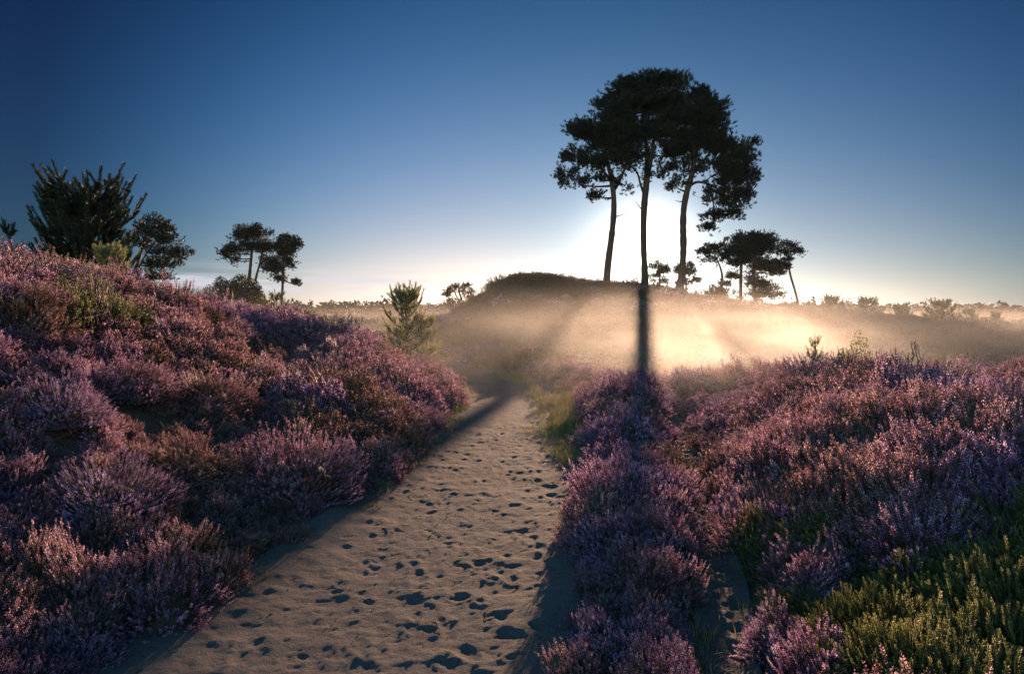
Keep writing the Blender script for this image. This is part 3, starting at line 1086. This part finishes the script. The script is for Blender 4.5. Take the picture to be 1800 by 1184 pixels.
def tall_pine(name, label, cat, group, Yd, trunk, forks, blobs, seed, nl=0.15, nw=0.03, dens=1.0, sink=0.4, nneed=22, M_n=None, stubs=(), amin=0.12, vs=1.0):
    rng = np.random.default_rng(seed)
    m = Yd / F
    pts = [at(px, py, Yd) for px, py, w_ in trunk]
    rr = [w_ * m / 2 for *_, w_ in trunk]
    g0 = gz(pts[0][0], pts[0][1])
    if pts[0][2] > g0 - 0.1:
        pts.insert(0, np.array([pts[0][0] - (pts[1][0] - pts[0][0]) * 0.1, pts[0][1], min(g0 - sink, pts[0][2] - 0.3)]))
        rr.insert(0, rr[0] * 1.25)
    base = np.array([pts[0][0], pts[0][1], g0])
    pts = np.array(pts)
    # smooth the trunk
    def resm(P_, r_, n):
        P_ = np.array(P_, float)
        s_ = np.concatenate([[0], np.cumsum(np.linalg.norm(np.diff(P_, axis=0), axis=1))])
        q = np.linspace(0, s_[-1], n)
        Q = np.stack([np.interp(q, s_, P_[:, i]) for i in range(3)], -1)
        k = 3
        Qp = np.concatenate([np.repeat(Q[:1], k, 0), Q, np.repeat(Q[-1:], k, 0)])
        Qs = np.stack([np.convolve(Qp[:, i], np.ones(2 * k + 1) / (2 * k + 1), 'valid') for i in range(3)], -1)
        Qs[0], Qs[-1] = Q[0], Q[-1]
        return Qs, np.interp(q, s_, r_)
    tp, tr_ = resm(pts, rr, 44)
    tr_ = tr_ * (1 + 0.05 * rng.normal(0, 1, 44))
    mt = MB()
    mt.tube(tp, tr_, 12)
    skel = [(tp, tr_)]
    mbr = MB()
    for fk in forks:
        P_ = [at(px, py, Yd + rng.uniform(-0.3, 0.3)) for px, py, w_ in fk]
        a, r_ = resm(P_, [w_ * m / 2 for *_, w_ in fk], 20)
        mbr.tube(a, r_, 8)
        skel.append((a, r_))
    for (x0, y0, x1, y1) in stubs:
        a = at(x0, y0, Yd)
        b = at(x1, y1, Yd - 0.2)
        c_ = (a + b) / 2 + np.array([0, 0, -0.08])
        mbr.tube(curve3(a, c_, b, 6), np.linspace(0.045, 0.012, 6), 5)
    SP = np.concatenate([a for a, _ in skel])
    SR = np.concatenate([r for _, r in skel])
    mc = MB()
    tw = []
    TP, TD = [], []
    for (px, py, rx, ry, dn) in blobs:
        ry *= vs
        dy = rng.uniform(-0.45, 0.45) * rx * m
        c = at(px, py, Yd + dy)
        ax = np.array([rx * m, rx * m * 0.9, ry * m])
        dist = np.linalg.norm((SP - c) * np.array([1, 1, 1.25]), axis=1) + np.where(SP[:, 2] > c[2] + ax[2] * 0.3, 1.6, 0)
        dist = dist + np.where(SP[:, 2] < base[2] + amin * (tp[-1, 2] - base[2]), 6, 0)
        i = int(np.argmin(dist))
        a0 = SP[i]
        L0 = np.linalg.norm(c - a0)
        mid = (a0 + c) / 2 + np.array([rng.normal(0, .12), rng.normal(0, .12), -0.10]) * L0
        lim = curve3(a0, mid, c, 12)
        lr = np.linspace(max(min(SR[i] * 0.55, 0.10), 0.03), 0.018, 12)
        mbr.tube(lim, lr, 6)
        K = max(4, int(rx * ry * m * m * 5.2 * dn * dens / (0.38 ** 2) * 0.5))
        U = norm(rng.normal(0, 1, (K, 3)))
        rr_ = rng.random(K) ** 0.42
        U[:, 2] = np.where((U[:, 2] < -0.25) & (rng.random(K) < 0.6), -U[:, 2] * 0.5, U[:, 2])
        CC = c + U * rr_[:, None] * ax
        li = rng.integers(4, 12, K)
        S = lim[li]
        mm_ = (S + CC) / 2 + np.stack([rng.normal(0, .06, K), rng.normal(0, .06, K), -0.12 * np.ones(K)], -1) * np.linalg.norm(CC - S, axis=1)[:, None]
        t = np.linspace(0, 1, 6)[None, :, None]
        BR = S[:, None] * (1 - t) ** 2 + 2 * mm_[:, None] * t * (1 - t) + CC[:, None] * t ** 2
        mbr.tubes2(BR, np.linspace(0.022, 0.008, 6)[None].repeat(K, 0))
        # knobby tuft groups
        nt_ = 24
        off = norm(rng.normal(0, 1, (K, nt_, 3))) * (rng.random((K, nt_, 1)) ** 0.5) * np.array([0.44, 0.44, 0.36]) * (0.75 + 0.25 * min(1, rx * m))
        Pt = CC[:, None] + off
        D = norm(norm(U)[:, None] * 0.45 + np.array([0, 0, 0.75]) + off * 1.1 + rng.normal(0, 0.22, (K, nt_, 3)))
        TP.append(Pt.reshape(-1, 3))
        TD.append(D.reshape(-1, 3))
        # single sprays standing out of the outline
        K2 = int(K * 1.5)
        U2 = norm(rng.normal(0, 1, (K2, 3)))
        E2 = c + U2 * rng.uniform(0.95, 1.22, (K2, 1)) * ax
        S2 = CC[rng.integers(0, K, K2)]
        S2 = CC[np.argmin(((CC[None] - E2[:, None]) ** 2).sum(-1), 1)]
        mbr.tubes2(np.stack([S2, (S2 + E2) / 2 + rng.normal(0, 0.04, (K2, 3)), E2], 1), np.full((K2, 3), 0.009))
        for f_ in (0.0, 0.12):
            TP.append(E2 + rng.normal(0, f_, (K2, 3)))
            TD.append(norm(U2 * 0.7 + np.array([0, 0, 0.6])))
        k2 = rng.random((K, nt_)) < 0.4
        A = np.repeat(CC[:, None], nt_, 1)[k2]
        Bq = Pt[k2]
        mbr.tubes2(np.stack([A, Bq], 1), np.full((len(A), 2), 0.006))
    TP = np.concatenate(TP)
    TD = np.concatenate(TD)
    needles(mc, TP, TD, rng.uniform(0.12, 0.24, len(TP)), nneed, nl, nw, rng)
    t_ = thing(name, base, label, cat, group)
    mt.build('trunk', M_bark, t_, smooth=True).location = -np.array(t_.location)
    mbr.build('branches', M_bark, t_).location = -np.array(t_.location)
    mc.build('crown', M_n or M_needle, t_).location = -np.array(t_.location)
    return t_


G3 = 'tall pines on top of the mound'
tall_pine('scots_pine', 'leftmost of the three tall pines on the mound, its bare trunk leaning right', 'pine tree', G3, 47.2,
          [(1066, 494, 12.5), (1069, 460, 11.5), (1076, 410, 10.5), (1080, 365, 10), (1078, 330, 9), (1070, 290, 7), (1056, 255, 5), (1046, 225, 3)],
          [[(1079, 335, 6), (1092, 312, 5), (1103, 285, 4), (1108, 255, 3)], [(1078, 325, 5), (1062, 300, 4), (1040, 285, 3), (1020, 270, 2)]],
          [(1042, 238, 40, 30, 1.2), (1012, 232, 20, 20, 1.1), (1070, 232, 36, 28, 1.2), (1012, 285, 26, 24, .9), (996, 312, 20, 14, .9), (1022, 325, 20, 12, .6), (1050, 345, 14, 9, .5), (1055, 285, 32, 20, .9), (1092, 280, 30, 26, .9), (1100, 325, 20, 14, .6), (1075, 262, 34, 26, 1.0), (1104, 244, 22, 22, 1.0), (1055, 318, 22, 12, .5), (1082, 200, 26, 18, 1.0)],
          201, amin=0.5, nl=0.19, stubs=[(1080, 381, 1101, 374)])
tall_pine('scots_pine', 'middle one of the three tall pines, the sun glowing behind its bare trunk', 'pine tree', G3, 47.8,
          [(1134, 520, 13.5), (1133, 470, 11.5), (1131, 430, 11), (1131, 380, 10.5), (1134, 340, 11.5), (1139, 300, 10.5), (1137, 260, 7), (1131, 225, 5.5), (1128, 185, 3.5)],
          [[(1138, 310, 8), (1147, 270, 7), (1150, 230, 5), (1156, 190, 3)], [(1133, 345, 4), (1126, 325, 4), (1120, 300, 3), (1108, 292, 2)]],
          [(1140, 152, 42, 20, 1.3), (1098, 162, 28, 20, 1.2), (1186, 150, 30, 18, 1.2), (1066, 188, 24, 20, 1.0), (1120, 195, 45, 34, 1.4), (1170, 190, 42, 36, 1.4), (1150, 240, 40, 30, 1.2), (1110, 240, 30, 28, 1.1), (1118, 280, 26, 18, .8), (1165, 275, 30, 20, .7), (1150, 308, 24, 10, .4), (1195, 215, 30, 28, 1.1), (1085, 205, 28, 20, 1.1)],
          202, amin=0.5, nl=0.19, stubs=[(1129, 369, 1117, 353)])
tall_pine('scots_pine', 'rightmost of the three tall pines, its broad crown hanging low on the right', 'pine tree', G3, 48.4,
          [(1193, 524, 14), (1198, 485, 12.5), (1202, 440, 11.5), (1200, 390, 11), (1203, 350, 10.5), (1212, 322, 10), (1221, 292, 9), (1220, 255, 6.5), (1216, 215, 4)],
          [[(1218, 305, 6), (1236, 285, 5), (1252, 262, 4), (1266, 235, 3)], [(1206, 340, 5), (1216, 318, 5), (1238, 320, 4), (1262, 330, 3), (1275, 350, 2)], [(1240, 318, 4), (1252, 345, 3), (1256, 372, 2)]],
          [(1226, 172, 26, 18, 1.1), (1252, 190, 26, 22, 1.1), (1222, 212, 42, 34, 1.3), (1262, 225, 24, 26, 1.1), (1214, 255, 40, 28, 1.2), (1246, 258, 36, 30, 1.2), (1285, 262, 22, 20, 1.0), (1312, 256, 16, 12, .9), (1300, 285, 34, 22, 1.1), (1268, 300, 36, 26, 1.1), (1318, 308, 15, 14, .9), (1296, 322, 32, 20, 1.1), (1268, 345, 30, 18, .9), (1302, 352, 22, 16, 1.0), (1240, 345, 20, 12, .6), (1282, 375, 24, 14, .9), (1255, 385, 22, 14, .7), (1245, 402, 16, 8, .6), (1200, 300, 26, 18, .7), (1190, 330, 18, 10, .5), (1195, 270, 26, 20, .9)],
          203, amin=0.5, nl=0.19, stubs=[(1199, 354, 1187, 352)])

G4 = 'pines on the heath right of the mound'
tall_pine('scots_pine', 'slender airy pine, leftmost of the distant group right of the mound', 'pine tree', G4, 80,
          [(1266, 536, 4.5), (1268, 510, 4), (1270, 485, 4), (1266, 468, 3), (1260, 455, 2)], [],
          [(1246, 444, 18, 9, .8), (1262, 440, 14, 9, .8), (1236, 437, 10, 6, .6), (1272, 456, 12, 8, .6), (1250, 460, 14, 7, .5), (1266, 502, 16, 5, .9), (1268, 518, 26, 8, 1.0), (1252, 522, 14, 6, .8)],
          211, vs=1.35, nl=.2, nw=.045, nneed=12)
tall_pine('scots_pine', 'dense layered pine, second from the left in the distant group', 'pine tree', G4, 81,
          [(1302, 533, 6), (1302, 500, 5.5), (1303, 460, 5), (1304, 425, 3)], [],
          [(1300, 432, 28, 11, 1.3), (1315, 420, 26, 9, 1.3), (1290, 448, 26, 9, 1.2), (1306, 462, 26, 10, 1.2), (1290, 487, 18, 6, 1.0), (1312, 445, 26, 10, 1.2)],
          212, vs=1.35, nl=.2, nw=.045, nneed=12, stubs=[(1302, 512, 1280, 507)])
tall_pine('scots_pine', 'biggest pine of the distant group, its skirts reaching the ground', 'pine tree', G4, 79,
          [(1327, 533, 6), (1326, 500, 6), (1325, 460, 5), (1330, 430, 3)], [],
          [(1336, 422, 28, 10, 1.4), (1350, 434, 22, 10, 1.3), (1330, 440, 26, 10, 1.2), (1352, 468, 30, 10, 1.3), (1368, 478, 14, 8, 1.1), (1338, 474, 24, 9, 1.1), (1318, 492, 18, 7, .9), (1342, 503, 22, 8, 1.1), (1354, 516, 24, 7, 1.1), (1325, 522, 22, 6, .9)],
          213, vs=1.35, nl=.2, nw=.045, nneed=12)
tall_pine('scots_pine', 'slim bare stemmed pine leaning left, rightmost of the distant group', 'pine tree', G4, 78,
          [(1404.5, 538, 4), (1396, 505, 3.6), (1389, 484, 3.4), (1386, 460, 3), (1386, 440, 2)], [],
          [(1388, 434, 16, 6, 1.2), (1402, 445, 12, 5, 1.0), (1380, 446, 13, 6, 1.0), (1384, 458, 12, 6, .8), (1376, 470, 9, 8, .8)],
          214, vs=1.35, nl=.2, nw=.04, nneed=12)
tall_pine('scots_pine', 'small sunlit pine washed out by the glow between the middle and right trunks', 'pine tree', G4, 100,
          [(1160, 535, 3.5), (1160, 500, 3), (1159, 475, 2)], [],
          [(1156, 470, 15, 10, .9), (1168, 480, 12, 10, .9), (1150, 486, 12, 10, .8), (1164, 497, 11, 9, .7), (1154, 506, 11, 8, .7)], 215, nl=.22, nw=.05, nneed=10)
tall_pine('scots_pine', 'small thin pine washed out by the glow just right of the right trunk', 'pine tree', G4, 98,
          [(1207, 540, 3.5), (1206, 500, 3), (1204, 478, 2)], [],
          [(1204, 470, 16, 9, .9), (1213, 480, 13, 9, .9), (1192, 479, 10, 8, .8), (1218, 494, 14, 7, .8), (1202, 500, 12, 8, .7)], 216, nl=.22, nw=.05, nneed=10)

G5 = 'pines beyond the left bank'
tall_pine('scots_pine', 'spreading dark pine standing just behind and right of the big young pine', 'pine tree', G5, 32,
          [(232, 520, 6), (238, 482, 5.5), (246, 445, 5), (256, 418, 4), (264, 395, 3)],
          [[(240, 478, 4), (255, 448, 3), (272, 425, 2.5), (285, 405, 2)]],
          [(262, 395, 22, 8, 1.3), (288, 402, 16, 7, 1.2), (302, 424, 18, 6, 1.3), (312, 448, 15, 5, 1.2), (290, 444, 16, 6, 1.1), (270, 416, 18, 7, 1.1), (300, 464, 14, 5, 1.0), (272, 468, 14, 6, .9), (285, 488, 15, 4, .9), (248, 404, 15, 8, 1.1), (245, 430, 12, 7, .8)],
          221, nl=.13, nw=.024, nneed=20, dens=1.3)
tall_pine('scots_pine', 'rounded pine with a forked trunk rising behind the domed bush far left of the path', 'pine tree', G5, 60,
          [(437, 505, 6), (439, 480, 5.5), (442, 450, 4.5), (446, 420, 3)],
          [[(447, 500, 4.5), (452, 480, 4), (459, 455, 3), (462, 435, 2)]],
          [(440, 406, 24, 9, 1.3), (425, 418, 20, 11, 1.1), (456, 414, 20, 12, 1.2), (403, 442, 18, 8, 1.1), (392, 450, 9, 8, .9), (420, 438, 22, 9, 1.0), (448, 436, 24, 12, 1.1), (470, 440, 18, 14, 1.1), (412, 457, 18, 6, .7), (466, 460, 14, 8, .8)],
          222, dens=1.3, nl=.17, nw=.035, nneed=13)
tall_pine('scots_pine', 'pine with a lone low side branch, right of the domed bush', 'pine tree', G5, 58,
          [(495, 535, 5.5), (497, 500, 4.5), (498, 470, 4), (499, 440, 3)],
          [[(497, 492, 2), (506, 496, 2), (516, 499, 1.5)]],
          [(506, 424, 20, 8, 1.2), (520, 432, 11, 11, 1.1), (492, 436, 18, 12, 1.2), (510, 446, 18, 11, 1.1), (488, 460, 20, 12, 1.1), (506, 466, 16, 7, .9), (474, 474, 14, 10, 1.0), (486, 490, 16, 7, .9), (492, 478, 14, 8, .8), (519, 499, 7, 4, 1.2)],
          223, dens=1.3, nl=.17, nw=.035, nneed=13)
tall_pine('scots_pine', 'small flat topped pine at the foot of the left flank of the mound', 'pine tree', None, 72,
          [(813, 545, 4), (811, 525, 3.5), (806, 510, 3)], [[(806, 528, 2), (800, 515, 2), (796, 508, 1.5)]],
          [(810, 505, 16, 5, 1.2), (794, 511, 12, 5, 1.1), (822, 515, 12, 5, 1.0), (788, 519, 8, 3, .9), (800, 530, 14, 6, 1.0), (822, 527, 12, 7, 1.0), (788, 540, 10, 5, .9)],
          231, nl=.2, nw=.04, nneed=12)


def young_pine(name, label, cat, group, base, H, W, seed, M_n, nwh=6, nbr=6, shoot=0.28, nl=0.075, nw=0.007, nn=110, leaders=1, side=3, lowang=72, start=0.12, up=0.8, top=1.0, flat_top=0.0):
    rng = np.random.default_rng(seed)
    base = np.asarray(base, float)
    mt, mb_, mc = MB(), MB(), MB()
    SP, SD, SL = [], [], []
    for ld in range(leaders):
        off = np.array([rng.normal(0, 0.14) * W, rng.normal(0, 0.10) * W, 0]) if ld else np.zeros(3)
        Hh = H * (1 if ld == 0 else rng.uniform(0.78, 0.97))
        k = 9
        tp = np.stack([base + off * (j / (k - 1)) ** 0.8 + np.array([0.01 * math.sin(j * 1.3 + seed), 0.01 * math.cos(j), Hh * j / (k - 1) - (0.15 if j == 0 else 0)]) for j in range(k)])
        mt.tube(tp, np.linspace(0.022 * H ** 0.8, 0.007, k), 8)
        SP.append(tp[-1] - np.array([0, 0, shoot * 1.1]))
        SD.append(np.array([0, 0, 1.0]))
        SL.append(shoot * 1.15 * top)
        for wi in range(nwh):
            f = start + (0.86 - start) * wi / (nwh - 1)
            f2 = wi / (nwh - 1)
            zc = f * (k - 1)
            j = min(int(zc), k - 2)
            p0 = tp[j] * (1 - (zc - j)) + tp[j + 1] * (zc - j)
            ang = R(lowang) * (1 - f2) + R(24 if flat_top < 0.5 else 50) * f2
            reach = W / 2 * (1.0 - (0.72 - 0.5 * flat_top) * f2) * (0.75 if ld else 1)
            for b in range(nbr):
                az = b * 2 * math.pi / nbr + wi * 1.1 + rng.normal(0, 0.25) + ld
                r_ = reach * rng.uniform(0.72, 1.1)
                h_ = r_ / math.tan(max(ang, 0.3)) * rng.uniform(0.8, 1.15)
                end = p0 + np.array([math.cos(az) * r_, math.sin(az) * r_, h_])
                if end[2] > base[2] + Hh * 0.97:
                    end[2] = base[2] + Hh * rng.uniform(0.85, 0.97)
                mid = (p0 + end) / 2 + np.array([math.cos(az), math.sin(az), -0.9]) * r_ * 0.16
                br = curve3(p0, mid, end, 7)
                mb_.tube(br, np.linspace(0.011 * H ** 0.6, 0.004, 7), 5)
                bd = norm(br[-1] - br[-2])
                # shoots along the branch and at its tip
                for q in range(1 + side * 2):
                    if q == 0:
                        s0, dd, L_ = br[-1] - bd * 0.05, norm(bd + np.array([0, 0, up * 0.8])), shoot * rng.uniform(0.85, 1.2)
                    else:
                        tt = rng.uniform(0.35, 1.0)
                        ji = min(int(tt * 6), 5)
                        s0 = br[ji] * (1 - (tt * 6 - ji)) + br[ji + 1] * (tt * 6 - ji)
                        sd_ = norm(np.cross(bd, [0, 0, 1.0])) * (1 if q % 2 else -1)
                        dd = norm(bd * 0.6 + sd_ * 0.8 + np.array([0, 0, up * rng.uniform(0.5, 1.3)]))
                        L_ = shoot * rng.uniform(0.55, 0.95)
                    SP.append(s0)
                    SD.append(dd)
                    SL.append(L_)
                # needles clothing the branch itself
                for q in range(3, 6):
                    SP.append(br[q])
                    SD.append(norm(br[q + 1] - br[q] + 1e-6))
                    SL.append(np.linalg.norm(br[q + 1] - br[q]) * 1.2)
    SP, SD, SL = np.array(SP), norm(np.array(SD)), np.array(SL)
    needles(mc, SP, SD, SL, nn, nl, nw, rng, fwd=0.85)
    mb_.tubes2(np.stack([SP, SP + SD * SL[:, None]], 1), np.full((len(SP), 2), 0.004) * np.array([1.2, .6]))
    t_ = thing(name, base, label, cat, group)
    for mbx, nm, mm_ in ((mt, 'trunk', M_twig), (mb_, 'branches', M_twig), (mc, 'needles', M_n)):
        mbx.build(nm, mm_, t_).location = -np.array(t_.location)
    return t_


def foot(px, Y_):
    p = at(px, 560, Y_)
    return np.array([p[0], Y_, gz(p[0], Y_)])


def topz(py, Y_):
    return at(900, py, Y_)[2]


def yp(label, px, Y_, pytop, wpx, seed, M_n, group=None, name='young_pine', cat='young pine', **kw):
    b = foot(px, Y_)
    H = topz(pytop, Y_) - b[2]
    return young_pine(name, label, cat, group, b, H, wpx / F * Y_, seed, M_n, **kw)


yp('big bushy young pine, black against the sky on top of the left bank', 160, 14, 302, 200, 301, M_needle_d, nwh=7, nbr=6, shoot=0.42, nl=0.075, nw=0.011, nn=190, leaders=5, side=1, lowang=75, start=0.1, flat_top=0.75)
yp('small pale green pine growing in front of the big dark young pine', 196, 12.2, 432, 95, 302, M_needle_y, nwh=5, nbr=6, shoot=0.22, nl=0.06, nw=0.006, nn=90, lowang=65)
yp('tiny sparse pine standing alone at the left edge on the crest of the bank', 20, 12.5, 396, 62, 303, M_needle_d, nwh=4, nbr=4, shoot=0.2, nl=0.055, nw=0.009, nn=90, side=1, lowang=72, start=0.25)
yp('low yellowish pine spreading in the heather right of the pale green pine on the bank', 262, 12.6, 497, 80, 304, M_needle_s, nwh=3, nbr=6, shoot=0.16, nl=0.05, nw=0.005, nn=70, side=2, lowang=75)
yp('yellow green pine sapling poking from the heather below the far pines', 487, 14.5, 517, 62, 305, M_needle_s, nwh=3, nbr=5, shoot=0.2, nl=0.05, nw=0.006, nn=80, side=2, lowang=78, start=0.2)
yp('young pine glowing in the mist where the path bends behind the left bank', 714, 15.8, 506, 128, 306, M_needle_y, nwh=8, nbr=7, shoot=0.27, nl=0.065, nw=0.008, nn=110, side=2, lowang=78, start=0.06, up=0.55)
yp('low bushy pine tucked against the right side of the misty young pine by the bend', 750, 16.2, 560, 70, 307, M_needle_y, nwh=4, nbr=6, shoot=0.2, nl=0.06, nw=0.008, nn=90, side=2, lowang=70)
G6 = 'seedling pines on the misty heath to the right'
for (px, Y_, pt, wd_, lb, sd_) in [
        (1461, 38, 524, 44, 'hazy seedling pine on the right heath, nearest to the leaning pine', 311),
        (1522, 40, 527, 50, 'hazy seedling pine with a tall pointed leader, second to the right of the leaning pine', 312),
        (1584, 42, 540, 34, 'small round hazy seedling pine midway along the right heath', 313),
        (1655, 36, 531, 62, 'darkest and widest seedling pine on the right heath', 314),
        (1703, 42, 547, 32, 'faint small seedling pine just right of the widest one', 315),
        (1750, 44, 552, 26, 'tiny seedling pine near the right edge before the dark hump', 316)]:
    yp(lb, px, Y_, pt, wd_, sd_, M_needle_y, G6, name='seedling_pine', cat='seedling pine', nwh=4, nbr=6, shoot=0.34, nl=0.11, nw=0.022, nn=40, side=2, lowang=65, start=0.15)
yp('bare little pine leader sticking up behind the right heather bank', 1434, 13.5, 597, 40, 320, M_needle_y, nwh=3, nbr=3, shoot=0.18, nl=0.05, nw=0.006, nn=60, side=1, lowang=60, start=0.35)


def shrub(label, c, rx, ry, rz, seed, n, leaf, mt_, group=None, name='shrub', bare=False):
    rng = np.random.default_rng(seed)
    st, lf = MB(), MB()
    K = max(14, n // 60)
    U = norm(rng.normal(0, 1, (K, 3)))
    U[:, 2] = np.abs(U[:, 2])
    T = c + U * np.array([rx, ry, rz]) * rng.uniform(0.75, 1.0, (K, 1))
    B = c + rng.normal(0, 0.05, (K, 3)) * np.array([rx, ry, 0])
    Mi = (T + B) / 2 + rng.normal(0, 0.08, (K, 3)) * rx
    t = np.linspace(0, 1, 5)[None, :, None]
    BR = B[:, None] * (1 - t) ** 2 + 2 * Mi[:, None] * t * (1 - t) + T[:, None] * t ** 2
    st.tubes2(BR, np.linspace(0.02, 0.006, 5)[None].repeat(K, 0) * (rx ** 0.5))
    V = norm(rng.normal(0, 1, (n, 3)))
    V[:, 2] = np.abs(V[:, 2])
    lump = 1 + 0.12 * np.sin(4 * V[:, 0] + seed) + 0.12 * np.sin(5 * V[:, 1] + 2) + 0.08 * np.sin(9 * V[:, 0] + 7 * V[:, 2])
    P = c + V * (rng.random((n, 1)) ** (0.22 if not bare else 0.6)) * np.array([rx, ry, rz]) * lump[:, None]
    a = norm(V * 0.5 + rng.normal(0, 0.6, (n, 3)) + np.array([0, 0, .4])) * leaf * rng.uniform(0.6, 1.2, (n, 1))
    b = norm(np.cross(a, rng.normal(0, 1, (n, 3)))) * leaf * 0.38
    lf.polys(np.stack([P - a * 0.5, P - b, P + a, P + b], 1), 0, rng.random(n))
    t_ = thing(name, c, label, 'shrub', group)
    st.build('stems', M_twig, t_).location = -np.array(t_.location)
    lf.build('foliage', mt_, t_).location = -np.array(t_.location)
    return t_


b = at(416, 530, 50)
shrub('broad dark domed bush at the foot of the two far pines on the left', np.array([b[0], 50, topz(534, 50)]), 2.0, 1.8, topz(487, 50) - topz(534, 50), 401, 9000, 0.11, M_scrub, name='domed_bush')
p = hit(1500, 628, 0.0, 11)
shrub('low dark rounded bush behind the crest of the right heather bank', np.array([at(1500, 620, 13.0)[0], 13.0, gz(at(1500, 620, 13.0)[0], 13.0) - 0.05]), 0.45, 0.4, topz(606, 13) - gz(at(1500, 620, 13.0)[0], 13.0) + 0.1, 402, 3500, 0.035, M_green, name='dark_bush')
for (px, Yq, ptop, rx_, lb, sd_, n_) in [
        (1091, 50, 489, 0.75, 'small rounded scrub bush on the mound between the left and middle trunks', 403, 1500),
        (1128, 46.5, 484, 0.35, 'thin twiggy bush at the foot of the middle trunk', 404, 300),
        (908, 45, 487, 0.45, 'small scrubby bush on the left shoulder of the mound crest', 405, 700),
        (1148, 52, 503, 0.5, 'low glowing twiggy bush right of the middle trunk', 406, 420),
        (1222, 52, 512, 0.7, 'ragged backlit bush on the slope right of the right trunk', 407, 900),
        (1290, 80, 526, 1.3, 'low scrub under the distant pines right of the mound', 408, 900)]:
    xq = at(px, 500, Yq)[0]
    z0 = gz(xq, Yq) - 0.05
    shrub(lb, np.array([xq, Yq, z0]), rx_, rx_ * .8, max(0.3, topz(ptop, Yq) - z0), sd_, n_, 0.05 if Yq < 60 else 0.12, M_scrub, bare=(sd_ in (404, 406)))

# the far-off wood along the horizon reads as one mass
rng = np.random.default_rng(77)
mw = MB()
cs = []
for k in range(950):
    az = rng.uniform(-0.9, 0.95)
    D_ = rng.uniform(225, 262)
    x_ = math.tan(az) * D_ if abs(az) < 1 else 0
    h_ = rng.uniform(3.2, 5.6) + 1.5 * vnoise(az * 14, 0.5, 3) + (1.6 if rng.random() < 0.06 else 0)
    cs.append((x_, D_, h_))
cs = np.array(cs)
base_z = land(cs[:, 0], cs[:, 1])
for (x_, y_, h_), z_ in zip(cs, base_z):
    n_ = 46
    U = norm(rng.normal(0, 1, (n_, 3)))
    w2 = rng.uniform(1.2, 2.4)
    P_ = np.array([x_, y_, z_ + h_ * 0.56]) + U * rng.random((n_, 1)) ** 0.4 * np.array([w2, w2, h_ * 0.46])
    a = norm(rng.normal(0, 1, (n_, 3))) * 0.62
    b2 = norm(np.cross(a, rng.normal(0, 1, (n_, 3)))) * 0.42
    mw.polys(np.stack([P_ - a, P_ - b2, P_ + a, P_ + b2], 1), 0, rng.random(n_))
    mw.tube([[x_, y_, z_ - 0.3], [x_, y_, z_ + h_ * 0.6]], [0.16, 0.1], 4, cap=False)
tag(mw.build('distant_wood', M_scrub), kind='stuff')


# ------------------------------------------------------------------ haze and ground mist
def box(name, x0, x1, y0, y1, z0, z1, m):
    mb = MB()
    V = [(x0, y0, z0), (x1, y0, z0), (x1, y1, z0), (x0, y1, z0), (x0, y0, z1), (x1, y0, z1), (x1, y1, z1), (x0, y1, z1)]
    mb.faces(V, [(0, 3, 2, 1), (4, 5, 6, 7), (0, 1, 5, 4), (1, 2, 6, 5), (2, 3, 7, 6), (3, 0, 4, 7)])
    return tag(mb.build(name, m), kind='stuff')


HAZE_D, MIST_D = 0.00008, 0.022
m, t, out = mat('haze_air')
pv = N(t, 'ShaderNodeVolumePrincipled', Density=HAZE_D, Anisotropy=0.1)
pv.inputs['Color'].default_value = (0.93, 0.93, 0.95, 1)
t.links.new(pv.outputs[0], out.inputs['Volume'])
box('haze', -420, 420, -12, 330, -9, 18.5, m)

m, t, out = mat('ground_mist_air')
ge = t.nodes.new('ShaderNodeNewGeometry')
sp_ = t.nodes.new('ShaderNodeSeparateXYZ')
t.links.new(ge.outputs['Position'], sp_.inputs[0])


def MM(op, a, b=None, c=None, clamp=False):
    n = t.nodes.new('ShaderNodeMath')
    n.operation = op
    n.use_clamp = clamp
    for i, v in enumerate((a, b, c)):
        if v is None:
            continue
        if isinstance(v, (int, float)):
            n.inputs[i].default_value = v
        else:
            t.links.new(v, n.inputs[i])
    return n.outputs[0]


def MR(v, a, b, c, d):
    n = N(t, 'ShaderNodeMapRange')
    n.interpolation_type = 'SMOOTHSTEP'
    for i, q in enumerate((a, b, c, d)):
        n.inputs[i + 1].default_value = q
    t.links.new(v, n.inputs[0])
    return n.outputs[0]


fz = MR(sp_.outputs[2], 3.0, 0.0, 0.0, 1.0)
fz = MM('POWER', fz, 1.8)
fy = MR(sp_.outputs[1], 7.0, 17.0, 0.0, 1.0)
fy2 = MR(sp_.outputs[1], 45.0, 90.0, 1.0, 0.16)
fx = MR(sp_.outputs[0], -5.0, 8.0, 0.22, 1.0)
fx2 = MR(sp_.outputs[0], 9.5, 28.0, 1.0, 0.33)
mpn = N(t, 'ShaderNodeMapping')
mpn.inputs['Scale'].default_value = (0.3, 0.16, 1.1)
t.links.new(ge.outputs['Position'], mpn.inputs[0])
nn = N(t, 'ShaderNodeTexNoise', Scale=1.0, Detail=3.0)
t.links.new(mpn.outputs[0], nn.inputs['Vector'])
fn = MR(nn.outputs[0], 0.34, 0.66, 0.4, 1.5)
d = MM('MULTIPLY', MM('MULTIPLY', MM('MULTIPLY', fz, fy), MM('MULTIPLY', fy2, fx)), MM('MULTIPLY', fx2, MM('MULTIPLY', fn, MIST_D)))
pv = N(t, 'ShaderNodeVolumePrincipled', Anisotropy=0.7)
pv.inputs['Color'].default_value = (0.97, 0.96, 0.95, 1)
t.links.new(d, pv.inputs['Density'])
t.links.new(pv.outputs[0], out.inputs['Volume'])
m.cycles.volume_step_rate = 0.15
box('ground_mist', -40, 80, 6.5, 270, -3.0, 3.5, m)
